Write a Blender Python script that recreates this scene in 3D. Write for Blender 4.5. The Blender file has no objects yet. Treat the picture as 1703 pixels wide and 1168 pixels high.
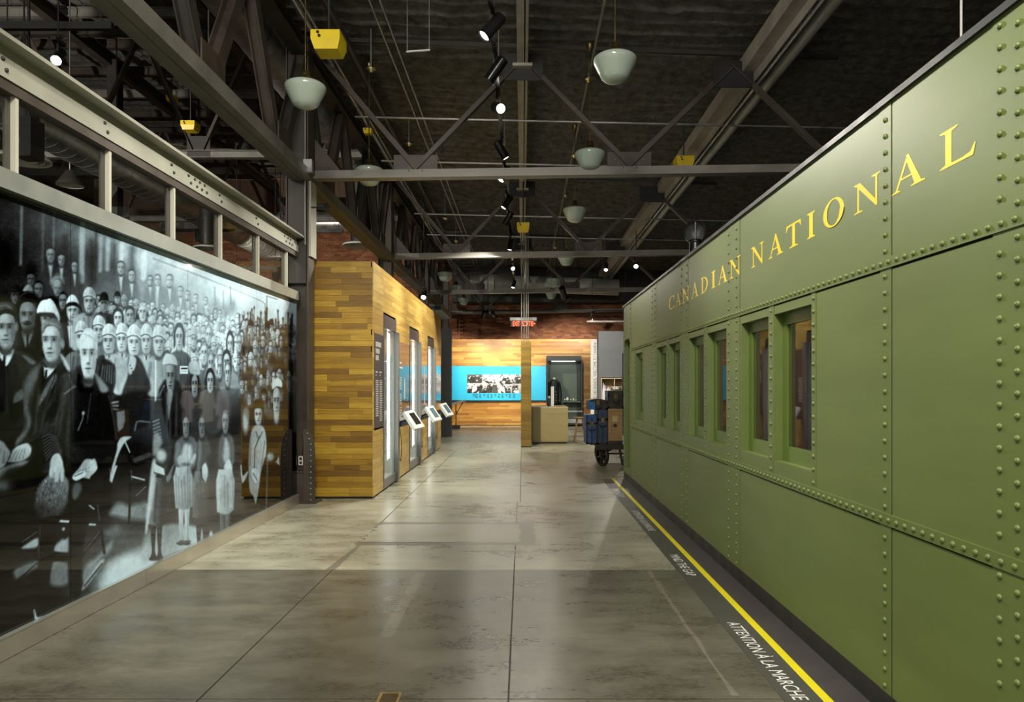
import bpy, math, random
import numpy as np
from mathutils import Vector, Matrix

R = random.Random(7)
SC = bpy.context.scene
COL = SC.collection

# ------------------------------------------------------------------ camera, world, light, exposure
FPX, VX, VY, EYE = 1200.0, 869.0, 642.0, 1.55          # focal length in pixels of the 1703x1168 frame, vanishing point, eye height
cam_d = bpy.data.cameras.new('camera')
cam_d.sensor_fit = 'HORIZONTAL'
cam_d.sensor_width = 36.0
cam_d.lens = 36.0 * FPX / 1703.0
cam_d.shift_x = (851.5 - VX) / 1703.0
cam_d.shift_y = (VY - 584.0) / 1703.0
cam_d.clip_start, cam_d.clip_end = 0.05, 200
cam = bpy.data.objects.new('camera', cam_d)
cam.location = (0, 0, EYE)
cam.rotation_euler = (math.pi / 2, 0, 0)
COL.objects.link(cam)
SC.camera = cam

SC.view_settings.view_transform = 'Standard'
SC.view_settings.look = 'None'
SC.view_settings.exposure = 0.9
SC.view_settings.gamma = 1.0
SC.view_settings.use_curve_mapping = False
SC.cycles.use_denoising = True
SC.cycles.max_bounces = 6
SC.cycles.transparent_max_bounces = 12
SC.cycles.sample_clamp_indirect = 2.0
SC.cycles.sample_clamp_direct = 8.0
SC.cycles.blur_glossy = 1.0
SC.cycles.caustics_reflective = False
SC.cycles.caustics_refractive = False

world = bpy.data.worlds.new('world')
SC.world = world
world.use_nodes = True
world.node_tree.nodes['Background'].inputs[0].default_value = (1.0, 0.93, 0.80, 1)
world.node_tree.nodes['Background'].inputs[1].default_value = 0.38

WARM = (1.0, 0.90, 0.72)
WHITE = (1.0, 0.94, 0.82)

def lamp_spot(loc, target, watts, angle=60, blend=0.6, col=WHITE, radius=0.05):
    d = bpy.data.lights.new('spot_beam', 'SPOT')
    d.energy = watts; d.color = col; d.spot_size = math.radians(angle); d.spot_blend = blend; d.shadow_soft_size = radius
    o = bpy.data.objects.new('spot_beam', d)
    o.location = loc
    o.rotation_euler = (Vector(target) - Vector(loc)).to_track_quat('-Z', 'Y').to_euler()
    COL.objects.link(o)
    return o

def lamp_area(loc, target, watts, sx, sy, col=WHITE):
    d = bpy.data.lights.new('fill_lamp', 'AREA')
    d.energy = watts; d.color = col; d.shape = 'RECTANGLE'; d.size = sx; d.size_y = sy
    o = bpy.data.objects.new('fill_lamp', d)
    o.location = loc
    o.rotation_euler = (Vector(target) - Vector(loc)).to_track_quat('-Z', 'Y').to_euler()
    COL.objects.link(o)
    return o

# added overhead fills near the camera, out of frame, with no fixtures
lamp_area((-0.6, -2.0, 5.2), (-0.6, 3.0, 0.8), 95, 1.6, 1.0)
lamp_area((-0.6, 1.0, 5.6), (-0.6, 6.0, 0.0), 140, 1.2, 1.2)

def X(px, Y): return (px - VX) * Y / FPX
def Z(py, Y): return EYE - (py - VY) * Y / FPX
def P(px, py, Y): return (X(px, Y), Y, Z(py, Y))

# ------------------------------------------------------------------ materials
def srgb(r, g, b):
    def c(v):
        v /= 255.0
        return v / 12.92 if v <= 0.04045 else ((v + 0.055) / 1.055) ** 2.4
    return (c(r), c(g), c(b))

class NT:
    def __init__(s, name):
        s.m = bpy.data.materials.new(name); s.m.use_nodes = True
        s.n = s.m.node_tree.nodes; s.l = s.m.node_tree.links
        s.b = s.n['Principled BSDF']
    def node(s, t, **k):
        x = s.n.new(t)
        for a, v in k.items(): setattr(x, a, v)
        return x
    def link(s, a, b): s.l.new(a, b)
    def noise(s, scale, detail=4, vec=None, rough=0.55, dist=0.0):
        x = s.node('ShaderNodeTexNoise')
        x.inputs['Scale'].default_value = scale; x.inputs['Detail'].default_value = detail
        x.inputs['Roughness'].default_value = rough; x.inputs['Distortion'].default_value = dist
        if vec is not None: s.link(vec, x.inputs['Vector'])
        return x.outputs['Fac']
    def pos(s, scale=(1, 1, 1)):
        g = s.node('ShaderNodeNewGeometry')
        m = s.node('ShaderNodeVectorMath', operation='MULTIPLY')
        s.link(g.outputs['Position'], m.inputs[0]); m.inputs[1].default_value = scale
        return m.outputs[0]
    def ramp(s, fac, stops):
        r = s.node('ShaderNodeValToRGB')
        e = r.color_ramp.elements
        while len(e) > 1: e.remove(e[-1])
        e[0].position = stops[0][0]; e[0].color = (*stops[0][1], 1)
        for p, c in stops[1:]:
            q = e.new(p); q.color = (*c, 1)
        s.link(fac, r.inputs['Fac'])
        return r.outputs['Color']
    def mr(s, fac, a, b, lo=0.3, hi=0.7):
        r = s.node('ShaderNodeMapRange')
        r.inputs['From Min'].default_value = lo; r.inputs['From Max'].default_value = hi
        r.inputs['To Min'].default_value = a; r.inputs['To Max'].default_value = b
        s.link(fac, r.inputs['Value'])
        return r.outputs['Result']
    def math(s, op, a, b):
        r = s.node('ShaderNodeMath', operation=op)
        for i, v in enumerate((a, b)):
            if isinstance(v, (int, float)): r.inputs[i].default_value = v
            else: s.link(v, r.inputs[i])
        return r.outputs[0]
    def mix(s, fac, a, b, blend='MIX'):
        r = s.node('ShaderNodeMix', data_type='RGBA', blend_type=blend)
        for i, v in ((0, fac), (6, a), (7, b)):
            if isinstance(v, (int, float)): r.inputs[i].default_value = v
            elif isinstance(v, tuple): r.inputs[i].default_value = (*v, 1)
            else: s.link(v, r.inputs[i])
        return r.outputs[2]
    def bump(s, h, strength=0.3, dist=0.01):
        b = s.node('ShaderNodeBump'); b.inputs['Strength'].default_value = strength; b.inputs['Distance'].default_value = dist
        s.link(h, b.inputs['Height']); s.link(b.outputs[0], s.b.inputs['Normal'])
    def set(s, **k):
        for a, v in k.items():
            i = s.b.inputs[a.replace('_', ' ')]
            if isinstance(v, tuple): i.default_value = (*v, 1) if len(v) == 3 else v
            elif isinstance(v, (int, float)): i.default_value = v
            else: s.link(v, i)
        return s

def mat(name, c, rough=0.5, metal=0.0, var=0.12, scale=6.0, bump=0.0, coat=0.0, bscale=None, spec=0.5):
    t = NT(name)
    c = tuple(c)
    n = t.noise(scale, 4, t.pos())
    lo = tuple(v * (1 - var) for v in c); hi = tuple(min(1, v * (1 + var)) for v in c)
    t.set(Base_Color=t.ramp(n, [(0.3, lo), (0.7, hi)]), Roughness=t.mr(n, max(0.02, rough * (1 - var)), min(1, rough * (1 + var))), Metallic=metal)
    t.b.inputs['Coat Weight'].default_value = coat
    t.b.inputs['Specular IOR Level'].default_value = spec
    if bump: t.bump(t.noise(bscale or scale * 8, 5, t.pos()), bump, 0.01)
    return t.m

def emit(name, c, strength):
    t = NT(name); t.set(Base_Color=c, Emission_Color=c, Emission_Strength=strength, Roughness=0.4); return t.m

def glass(name, tint=(0.95, 0.98, 0.96), ior=1.5):
    t = NT(name)
    tr = t.node('ShaderNodeBsdfTransparent'); tr.inputs[0].default_value = (*tint, 1)
    gl = t.node('ShaderNodeBsdfGlossy'); gl.inputs['Roughness'].default_value = 0.02
    fr = t.node('ShaderNodeFresnel'); fr.inputs[0].default_value = ior
    mx = t.node('ShaderNodeMixShader')
    out = t.n['Material Output']
    gm = t.node('ShaderNodeNewGeometry')
    k = t.math('MULTIPLY', fr.outputs[0], t.math('SUBTRACT', 1.0, gm.outputs['Backfacing']))
    t.link(k, mx.inputs[0]); t.link(tr.outputs[0], mx.inputs[1]); t.link(gl.outputs[0], mx.inputs[2])
    t.link(mx.outputs[0], out.inputs[0]); t.n.remove(t.b)
    return t.m

def wood(name, stops, axis, island=False, rough=0.42, grain=0.35):
    """planks: tone per plank, grain stretched along `axis` (0 = x, 1 = y)"""
    t = NT(name)
    if island:
        g = t.node('ShaderNodeNewGeometry'); rnd = g.outputs['Random Per Island']
    else:
        g = t.node('ShaderNodeObjectInfo'); rnd = g.outputs['Random']
    tone = t.ramp(rnd, stops)
    sc = [60, 60, 60]; sc[axis] = 3.0
    vec = t.pos(tuple(sc))
    off = t.node('ShaderNodeVectorMath', operation='ADD')
    t.link(vec, off.inputs[0])
    cmb = t.node('ShaderNodeCombineXYZ'); t.link(t.math('MULTIPLY', rnd, 50.0), cmb.inputs[0]); t.link(t.math('MULTIPLY', rnd, 91.0), cmb.inputs[1])
    t.link(cmb.outputs[0], off.inputs[1])
    n = t.noise(1.0, 5, off.outputs[0], 0.6, 0.8)
    k = t.mr(n, 1 - grain, 1 + grain * 0.5, 0.3, 0.7)
    hsv = t.node('ShaderNodeHueSaturation'); t.link(tone, hsv.inputs['Color']); t.link(k, hsv.inputs['Value'])
    t.set(Base_Color=hsv.outputs[0], Roughness=t.mr(n, rough * 0.85, rough * 1.2))
    t.bump(n, 0.12, 0.004)
    return t.m

# ------------------------------------------------------------------ mesh building
class MB:
    def __init__(s): s.v = []; s.f = []; s.sm = []
    def add(s, vs, fs, smooth=False):
        o = len(s.v); s.v.extend(tuple(p) for p in vs)
        for f in fs: s.f.append(tuple(i + o for i in f)); s.sm.append(smooth)
        return s
    def box(s, x0, x1, y0, y1, z0, z1):
        x0, x1 = min(x0, x1), max(x0, x1); y0, y1 = min(y0, y1), max(y0, y1); z0, z1 = min(z0, z1), max(z0, z1)
        return s.add([(x0, y0, z0), (x1, y0, z0), (x1, y1, z0), (x0, y1, z0), (x0, y0, z1), (x1, y0, z1), (x1, y1, z1), (x0, y1, z1)],
                     [(3, 2, 1, 0), (4, 5, 6, 7), (0, 1, 5, 4), (1, 2, 6, 5), (2, 3, 7, 6), (3, 0, 4, 7)])
    def obox(s, p, q, w, h, up=(0, 0, 1), off=(0, 0)):
        p, q = Vector(p), Vector(q); d = (q - p).normalized(); u = Vector(up)
        if abs(d.dot(u)) > 0.98: u = Vector((1, 0, 0))
        sd = d.cross(u).normalized(); u = sd.cross(d).normalized()
        vs = []
        for e in (p, q):
            for a, b in ((-1, -1), (1, -1), (1, 1), (-1, 1)):
                vs.append(e + sd * (a * w / 2 + off[0]) + u * (b * h / 2 + off[1]))
        return s.add(vs, [(3, 2, 1, 0), (4, 5, 6, 7), (0, 1, 5, 4), (1, 2, 6, 5), (2, 3, 7, 6), (3, 0, 4, 7)])
    def angle(s, p, q, w, h, t=0.012, up=(0, 0, 1)):          # back-to-back angle iron: a flange and a web
        s.obox(p, q, w, t, up, (0, -h / 2 + t / 2)); s.obox(p, q, t * 1.6, h, up); return s
    def ibeam(s, p, q, w, h, t=0.014, up=(0, 0, 1)):
        s.obox(p, q, w, t, up, (0, -h / 2 + t / 2)); s.obox(p, q, w, t, up, (0, h / 2 - t / 2)); s.obox(p, q, t, h - 2 * t, up); return s
    def cyl(s, p, q, r, r2=None, n=12, caps=True, smooth=True):
        r2 = r if r2 is None else r2
        p, q = Vector(p), Vector(q); d = (q - p).normalized()
        a = d.orthogonal().normalized(); b = d.cross(a)
        vs = [p + (a * math.cos(2 * math.pi * i / n) + b * math.sin(2 * math.pi * i / n)) * r for i in range(n)]
        vs += [q + (a * math.cos(2 * math.pi * i / n) + b * math.sin(2 * math.pi * i / n)) * r2 for i in range(n)]
        s.add(vs, [(i, (i + 1) % n, n + (i + 1) % n, n + i) for i in range(n)], smooth)
        if caps:
            s.add(vs[:n], [tuple(reversed(range(n)))]); s.add(vs[n:], [tuple(range(n))])
        return s
    def lathe(s, c, prof, n=20, axis=(0, 0, 1), smooth=True):
        c = Vector(c); d = Vector(axis).normalized(); a = d.orthogonal().normalized(); b = d.cross(a)
        vs = []
        for r, z in prof:
            for i in range(n):
                t = 2 * math.pi * i / n
                vs.append(c + d * z + (a * math.cos(t) + b * math.sin(t)) * r)
        fs = []
        for k in range(len(prof) - 1):
            for i in range(n):
                j = (i + 1) % n
                fs.append((k * n + i, k * n + j, (k + 1) * n + j, (k + 1) * n + i))
        return s.add(vs, fs, smooth)
    def tube(s, pts, r, n=8):
        pts = [Vector(p) for p in pts]
        for p, q in zip(pts[:-1], pts[1:]): s.cyl(p, q, r, n=n, caps=False)
        return s
    def prism(s, pts, off):
        pts = [Vector(p) for p in pts]; o = Vector(off); n = len(pts)
        s.add(pts + [p + o for p in pts], [tuple(range(n)), tuple(reversed(range(n, 2 * n)))] + [(i, n + i, n + (i + 1) % n, (i + 1) % n) for i in range(n)])
        return s
    def quad(s, a, b, c, d): return s.add([a, b, c, d], [(0, 1, 2, 3)])
    def mesh(s, name, m, org=(0, 0, 0)):
        me = bpy.data.meshes.new(name)
        ox, oy, oz = org
        me.from_pydata([(x - ox, y - oy, z - oz) for x, y, z in s.v], [], s.f)
        me.polygons.foreach_set('use_smooth', s.sm)
        if m: me.materials.append(m)
        me.update()
        return me

ORG = {}
def link(o): COL.objects.link(o); return o

def thing(name, label, cat, loc=(0, 0, 0), group=None, kind=None):
    o = bpy.data.objects.new(name, None); o.location = loc; o.empty_display_size = 0.1
    return tag(link(o), label, cat, group, kind, loc)

def tag(o, label, cat, group=None, kind=None, org=None):
    o['label'] = label; o['category'] = cat
    if group: o['group'] = group
    if kind: o['kind'] = kind
    if org is not None: ORG[o.name] = tuple(org)
    return o

def part(name, mb, m, parent, kind=None, label=None, at=None):
    """a mesh in world coordinates, hung under `parent`; `at` = world origin of the part"""
    po = ORG.get(parent.name, (0, 0, 0)); at = po if at is None else at
    o = bpy.data.objects.new(name, mb.mesh(name, m, at))
    o.parent = parent; o.location = tuple(a - b for a, b in zip(at, po))
    link(o); ORG[o.name] = tuple(at)
    if kind: o['kind'] = kind
    if label: o['label'] = label
    return o

def inst(name, me, parent, loc, rot=None, scale=None):
    """an object that shares mesh `me`, at world `loc` under `parent`"""
    po = ORG.get(parent.name, (0, 0, 0))
    o = bpy.data.objects.new(name, me); o.parent = parent
    o.location = tuple(a - b for a, b in zip(loc, po))
    if rot: o.rotation_euler = rot
    if scale: o.scale = scale
    return link(o)

def solo(name, mb, m, label, cat, group=None, kind=None, at=(0, 0, 0)):
    o = bpy.data.objects.new(name, mb.mesh(name, m, at)); o.location = at
    return tag(link(o), label, cat, group, kind, at)

def copy_tree(o, loc=None, parent=None, label=None):
    c = o.copy(); COL.objects.link(c)
    if parent is not None: c.parent = parent
    if loc is not None: c.location = loc
    if label: c['label'] = label
    for ch in list(o.children): copy_tree(ch, parent=c)
    return c

def text_poly(s):
    """outline of a flat line of lettering, normalised: x from 0 to 1, capital height 1"""
    cu = bpy.data.curves.new('lettering', 'FONT'); cu.body = s; cu.resolution_u = 3
    o = bpy.data.objects.new('lettering', cu); COL.objects.link(o)
    dg = bpy.context.evaluated_depsgraph_get()
    me = bpy.data.meshes.new_from_object(o.evaluated_get(dg))
    vs = [v.co.copy() for v in me.vertices]; fs = [tuple(p.vertices) for p in me.polygons]
    bpy.data.objects.remove(o); bpy.data.curves.remove(cu); bpy.data.meshes.remove(me)
    x0 = min(v.x for v in vs); x1 = max(v.x for v in vs)
    return [((v.x - x0) / (x1 - x0), v.y / 0.7295) for v in vs], fs

def text_on(mb, s, o, u, v, width, cap):
    """lettering s from point o along unit u (length width), capitals up along unit v"""
    vs, fs = text_poly(s); o, u, v = Vector(o), Vector(u), Vector(v)
    mb.add([o + u * (a * width) + v * (b * cap) for a, b in vs], fs)
    return mb

def frame(mb, x0, x1, z0, z1, w, y0, y1):                 # rectangular ring in the x-z plane
    mb.box(x0, x1, y0, y1, z1 - w, z1).box(x0, x1, y0, y1, z0, z0 + w).box(x0, x0 + w, y0, y1, z0 + w, z1 - w).box(x1 - w, x1, y0, y1, z0 + w, z1 - w)
    return mb

M = {}
M['steel_dark'] = mat('dark painted steel', (0.030, 0.027, 0.023), 0.5, 0.0, 0.3, 3)
M['steel_brown'] = mat('brown painted steel', (0.052, 0.041, 0.032), 0.5, 0.0, 0.3, 3)
M['steel_grey'] = mat('grey painted steel', (0.20, 0.19, 0.17), 0.45, 0.1, 0.2, 3)
M['beam_pale'] = mat('pale grey beam paint', (0.30, 0.30, 0.245), 0.45, 0.0, 0.12, 2)
M['mullion'] = mat('pale mullion paint', (0.40, 0.39, 0.32), 0.45, 0.0, 0.05, 3)
M['galv'] = mat('galvanised steel', (0.42, 0.43, 0.44), 0.35, 0.8, 0.25, 3)
M['stainless'] = mat('brushed stainless steel', (0.52, 0.55, 0.50), 0.30, 0.75, 0.08, 4)
M['stainless_base'] = mat('brushed steel baseboard', (0.62, 0.58, 0.50), 0.30, 0.85, 0.08, 4)
M['black'] = mat('matt black', (0.012, 0.012, 0.013), 0.5, 0, 0.2)
M['black_gloss'] = mat('satin black metal', (0.010, 0.010, 0.011), 0.25, 0.0, 0.2)
M['white'] = mat('white paint', (0.78, 0.77, 0.72), 0.5, 0, 0.03)
M['pane'] = glass('clear glass')
M['pane_dark'] = glass('coach window glass', (0.85, 0.85, 0.82), 1.7)
M['opal'] = mat('opal glass', (0.36, 0.43, 0.37), 0.12, 0, 0.04, 4, coat=0.5)
M['brass'] = mat('aged brass', (0.16, 0.12, 0.05), 0.35, 0.9, 0.25)
M['brass_bright'] = mat('bright brass', (0.75, 0.62, 0.32), 0.25, 0.9, 0.15)
M['yellow_box'] = mat('yellow enamel', (0.75, 0.56, 0.015), 0.45, 0, 0.1, 5)

# ================================================================== floor
def concrete(name, c, rough, var=0.35):
    """slab tone clouded by broad, streaky and fine noise; gloss worn unevenly"""
    t = NT(name)
    n1 = t.mr(t.noise(0.7, 5, t.pos((1.0, 0.9, 0)), 0.6), 0, 1, 0.36, 0.64)
    n2 = t.mr(t.noise(3.0, 6, t.pos((0.7, 1.5, 0)), 0.68), 0, 1, 0.36, 0.64)
    n3 = t.mr(t.noise(38, 3, t.pos((0.6, 1.2, 0)), 0.6), 0, 1, 0.36, 0.64)
    k = t.math('ADD', t.math('MULTIPLY', n1, 0.45), t.math('ADD', t.math('MULTIPLY', n2, 0.38), t.math('MULTIPLY', n3, 0.17)))
    a = tuple(v * (1 - var) for v in c); b = tuple(v * (1 + var) for v in c)
    t.set(Base_Color=t.ramp(k, [(0.12, (a[0], a[1] * 0.96, a[2] * 0.90)), (0.5, c), (0.88, b)]), Roughness=t.mr(k, rough * 0.85, rough * 1.15, 0.2, 0.8), Specular_IOR_Level=0.5)
    return t.m
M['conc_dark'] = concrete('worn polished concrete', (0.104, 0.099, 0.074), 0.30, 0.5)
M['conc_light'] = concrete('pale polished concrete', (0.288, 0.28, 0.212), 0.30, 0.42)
M['conc_patch'] = concrete('concrete patch', (0.335, 0.32, 0.25), 0.34, 0.2)
M['conc_mid'] = concrete('scraped concrete', (0.165, 0.153, 0.118), 0.3, 0.35)
M['conc_rim'] = concrete('grey patch mortar', (0.150, 0.138, 0.105), 0.40, 0.3)
M['joint'] = mat('joint filler', (0.035, 0.03, 0.024), 0.8, 0, 0.2)

floor = thing('floor', 'polished concrete floor with saw-cut joints and a repaired patch', 'floor', kind='structure')
part('joint_filler', MB().box(-17, 10, -4, 30, -0.3, -0.006), M['joint'], floor)
ys = [-4, 1.1, 3.57, 6.08, 9.64, 13.2, 17.1, 21.4, 30]
xs = [-3.4, -1.6, -0.07, 2.2]
g1, g2 = 0.005, 0.004
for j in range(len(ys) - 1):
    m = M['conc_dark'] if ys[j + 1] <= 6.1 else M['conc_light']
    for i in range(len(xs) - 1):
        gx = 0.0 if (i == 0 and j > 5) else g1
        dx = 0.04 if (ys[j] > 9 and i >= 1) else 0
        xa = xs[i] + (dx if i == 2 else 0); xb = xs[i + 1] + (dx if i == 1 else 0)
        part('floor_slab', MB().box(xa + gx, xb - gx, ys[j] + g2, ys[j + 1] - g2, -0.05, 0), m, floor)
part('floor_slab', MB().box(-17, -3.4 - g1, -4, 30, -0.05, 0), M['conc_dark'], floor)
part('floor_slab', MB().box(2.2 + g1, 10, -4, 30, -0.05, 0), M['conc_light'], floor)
# repaired patch: ragged pale skim inside a grey mortar border
rr = random.Random(3)
def ragged(x0, x1, y0, y1, amp, n, z, left):
    pts = []
    for k in range(n): pts.append((x0 + (x1 - x0) * k / n, y0 + rr.uniform(-0.01, 0.01), z))
    for k in range(n): pts.append((x1 + rr.uniform(-0.015, 0.015), y0 + (y1 - y0) * k / n, z))
    for k in range(n): pts.append((x1 + (x0 - x1) * k / n, y1 + rr.uniform(-0.01, 0.01), z))
    for k in range(n): pts.append((x0 + (rr.uniform(-amp, amp) if left else rr.uniform(-.01, .01)), y1 + (y0 - y1) * k / n, z))
    return pts
def flat(pts): mb = MB(); return mb.add(pts, [tuple(range(len(pts)))])
part('patch_border', flat(ragged(-1.62, 0.13, 7.02, 8.2, 0.05, 14, 0.0012, True)), M['conc_rim'], floor)
part('floor_patch', flat(ragged(-1.60, -0.03, 7.14, 8.06, 0.06, 16, 0.003, True)), M['conc_patch'], floor)
part('floor_patch', flat([(-1.66, 6.06, .0011), (-1.58, 6.08, .0011), (-1.57, 7.03, .0011), (-1.60, 7.03, .0011)]), M['conc_rim'], floor)
part('floor_patch', flat(ragged(-0.885, -0.80, 4.45, 5.98, 0.01, 10, .0011, True)), M['conc_mid'], floor)
part('floor_patch', flat(ragged(1.045, 1.075, 3.6, 6.05, 0.006, 12, .0011, True)), M['conc_mid'], floor)

fb = thing('floor_outlet', 'small square brass floor outlet set in the concrete', 'floor outlet', (-0.66, 3.5, 0))
part('rim', MB().box(-0.715, -0.605, 3.42, 3.63, 0.0, 0.006), M['brass_bright'], fb)
part('lid', MB().box(-0.70, -0.62, 3.44, 3.615, 0.006, 0.009), M['brass'], fb)

# ================================================================== walls and roof
def brickmat():
    t = NT('red brick')
    g = t.node('ShaderNodeNewGeometry')
    col = t.ramp(g.outputs['Random Per Island'], [(0.0, (0.15, 0.052, 0.026)), (0.4, (0.23, 0.082, 0.038)), (0.8, (0.29, 0.11, 0.048)), (1.0, (0.32, 0.15, 0.075))])
    t.set(Base_Color=col, Roughness=0.85)
    t.bump(t.noise(40, 4, t.pos()), 0.3, 0.01)
    return t.m
M['brick'] = brickmat()
M['mortar'] = mat('brick mortar', (0.16, 0.10, 0.07), 0.9, 0, 0.2)
YB = 28.6
wb = thing('wall_back', 'red brick end wall of the hall above the oak cladding', 'wall', (0, YB, 0), kind='structure')
part('mortar_bed', MB().box(-17, 9, YB + 0.015, YB + 0.4, 0, 10.5), M['mortar'], wb)
bk = MB()
def bricks(mb, x0, x1, z0, z1, y):
    row = 0; z = z0
    while z < z1:
        x = x0 + (0.11 if row % 2 else 0)
        while x < x1:
            d = R.uniform(0, 0.006)
            mb.add([(x, y - d, z), (x + .205, y - d, z), (x + .205, y - d, z + .064), (x, y - d, z + .064),
                    (x, y + .02, z), (x + .205, y + .02, z), (x + .205, y + .02, z + .064), (x, y + .02, z + .064)],
                   [(0, 1, 2, 3), (1, 0, 4, 5), (2, 1, 5, 6), (3, 2, 6, 7), (0, 3, 7, 4)])
            x += .216
        z += .075; row += 1
bricks(bk, -13.5, -3.4, 3.4, 8.6, YB); bricks(bk, -3.4, 5.0, 3.3, 6.2, YB)
part('brick_courses', bk, M['brick'], wb, kind='stuff')
pil = MB(); bricks(pil, -3.4, -2.45, 3.3, 5.6, YB - 0.33)
pl = part('pilaster', MB().box(-3.42, -2.43, YB - 0.32, YB + .02, 0, 5.7), M['mortar'], wb)
part('brick_courses', pil, M['brick'], pl, kind='stuff')

for nm, lab, b in (('wall_left', 'dark outer wall on the far side of the left nave', (-17.2, -17, -4, 30, 0, 10.5)),
                   ('wall_right', 'dark hall wall behind the railway coach', (9.0, 9.2, -4, 30, 0, 7))):
    solo(nm, MB().box(*b), M['steel_dark'], lab, 'wall', kind='structure')

def foam():
    t = NT('sprayed roof insulation')
    n = t.noise(7, 6, t.pos((1, 1, 1)), 0.65)
    t.set(Base_Color=t.ramp(n, [(0.3, (0.075, 0.073, 0.069)), (0.7, (0.225, 0.219, 0.205))]), Roughness=0.95, Specular_IOR_Level=0.2)
    t.bump(t.noise(16, 6, t.pos(), 0.7), 0.9, 0.05)
    return t.m
M['foam'] = foam()
def ceil_mesh(x0, x1, y0, y1, zf, amp, per, nx, ny):
    xs_ = np.linspace(x0, x1, nx); ys_ = np.linspace(y0, y1, ny)
    gx, gy = np.meshgrid(xs_, ys_)
    ph = 0.35 * np.sin(gx * 2.1 + np.sin(gy * 0.9)) + 0.25 * np.sin(gx * 5.3 + gy * 1.7)
    w = np.abs(np.sin(math.pi * gy / per + ph)) ** 0.6
    rng = np.random.RandomState(5)
    gz = zf(gx, gy) + amp * w + rng.normal(0, amp * 0.10, gx.shape)
    mb = MB()
    mb.v = list(zip(gx.ravel().tolist(), gy.ravel().tolist(), gz.ravel().tolist()))
    mb.f = [(j * nx + i, j * nx + i + 1, (j + 1) * nx + i + 1, (j + 1) * nx + i) for j in range(ny - 1) for i in range(nx - 1)]
    mb.sm = [True] * len(mb.f)
    return mb
solo('ceiling', ceil_mesh(-3.1, 9.1, -1, 28.6, lambda x, y: 6.12 - 0.035 * x, 0.055, 0.29, 50, 700), M['foam'],
     'black spray-foamed corrugated roof deck over the aisle', 'ceiling', kind='structure')
nave = thing('ceiling', 'dark high roof deck over the side nave with pale purlins', 'ceiling', (-10, 14, 9.6), kind='structure')
part('roof_deck', ceil_mesh(-17, -3.0, 2, 28.6, lambda x, y: 9.7 + 0 * x, 0.06, 0.35, 20, 300), M['foam'], nave)
k = 0
y = 11.0
while y < 28:
    part('purlin', MB().ibeam((-17, y, 9.45), (-3.0, y, 9.45), 0.10, 0.2, 0.02), M['steel_brown'] if k % 3 else M['steel_grey'], nave); y += 1.42; k += 1
for x in (-9.7, -6.4, -13.2):
    part('roof_beam', MB().ibeam((x, 6, 9.2), (x, 28.5, 9.2), 0.2, 0.3, 0.02), M['steel_brown'], nave)
solo('wall_front', MB().box(-3.12, -3.0, -1, 28.6, 6.12, 9.7), M['foam'], 'dark sloping upstand between nave and aisle roofs', 'wall', kind='structure')
bpy.data.objects['wall_front'].name = 'wall_upper'

# ================================================================== columns
def column(Y, label, detail):
    t = thing('column', label, 'column', (-2.9, Y, 0), kind='structure')
    x0, x1, y0, y1 = -3.11, -2.815, Y - 0.12, Y + 0.15
    part('flange', MB().box(x1 - .018, x1, y0, y1, 0, 6.1), M['steel_brown'], t)
    part('flange', MB().box(x0, x0 + .018, y0, y1, 0, 6.1), M['steel_brown'], t)
    part('web', MB().box(x0 + .018, x1 - .018, Y - 0.02, Y, 0, 6.1), M['steel_brown'], t)
    if detail:
        part('web', MB().box(x0 + .03, x1 - .03, Y - 0.12, Y - .105, 2.9, 6.1), M['steel_dark'], t)
        for sgn in (1, -1):
            xe = x1 if sgn > 0 else x0
            pr = [(0, 0), (.09, 0), (.09, .62), (.085, .75), (.06, .85), (.03, .93), (-.02, .98), (-.06, .98), (-.06, 0)]
            g = part('gusset_plate', MB().prism([(xe + sgn * a, y0 - .012, b) for a, b in pr], (0, .016, 0)), M['steel_brown'], t)
            rv = MB()
            for k in range(13):
                z = .05 + k * .073; dx = .035 if z < .78 else .035 - (z - .78) * .3
                rv.lathe((xe + sgn * dx, y0 - .012, z), [(.013, 0), (.011, .006), (.005, .010), (0.0005, .011)], 8, (0, -1, 0))
            part('rivet_row', rv, M['steel_grey'], g, kind='stuff')
        part('stiffener', MB().box(x0, x1, y0 - .01, y1, .405, .43), M['steel_brown'], t)
        part('stiffener', MB().box(x0 + .05, x1 - .05, y0 - .005, y0 + .02, 0, .40), M['steel_brown'], t)
        part('base_plate', MB().box(x0 - .1, x1 + .1, y0 - .03, y1 + .03, 0, .018), M['steel_brown'], t)
        part('conduit', MB().tube([(x1 - .035, y0 - .02, 6.0), (x1 - .035, y0 - .02, 3.4)], .012), M['steel_grey'], t)
        part('conduit', MB().tube([(-2.93, Y - .035, .9), (-2.90, Y - .04, .8), (-2.92, Y - .04, .62)], .004, 6), M['black'], t)
        part('lit_flange_strip', MB().box(x1, x1 + .03, y0 + .02, y1, 3.26, 4.25), M['mullion'], t)  # pale paint stands in for light on the flange face
    return t
c1 = column(9.6, 'dark riveted steel column at the end of the photo mural', True)
column(15.6, 'steel column rising behind the oak pavilion near its middle', False)
column(21.6, 'steel column beside the grey panel at the far end of the pavilion', False)
column(27.5, 'steel column standing against the brick end wall', False)
so = thing('wall_outlet', 'white double socket on the dark column beside the mural', 'socket', (-2.94, 9.56, .55))
part('face_plate', MB().box(-2.965, -2.905, 9.545, 9.56, .50, .62), M['white'], so)
part('socket', MB().box(-2.950, -2.920, 9.542, 9.546, .515, .55).box(-2.950, -2.920, 9.542, 9.546, .568, .603), M['black'], so)
jb = thing('junction_box', 'grey conduit box clamped high on the riveted column', 'junction box', (-2.80, 9.42, 4.42))
part('box', MB().box(-2.85, -2.74, 9.38, 9.46, 4.33, 4.5), M['galv'], jb)
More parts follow.
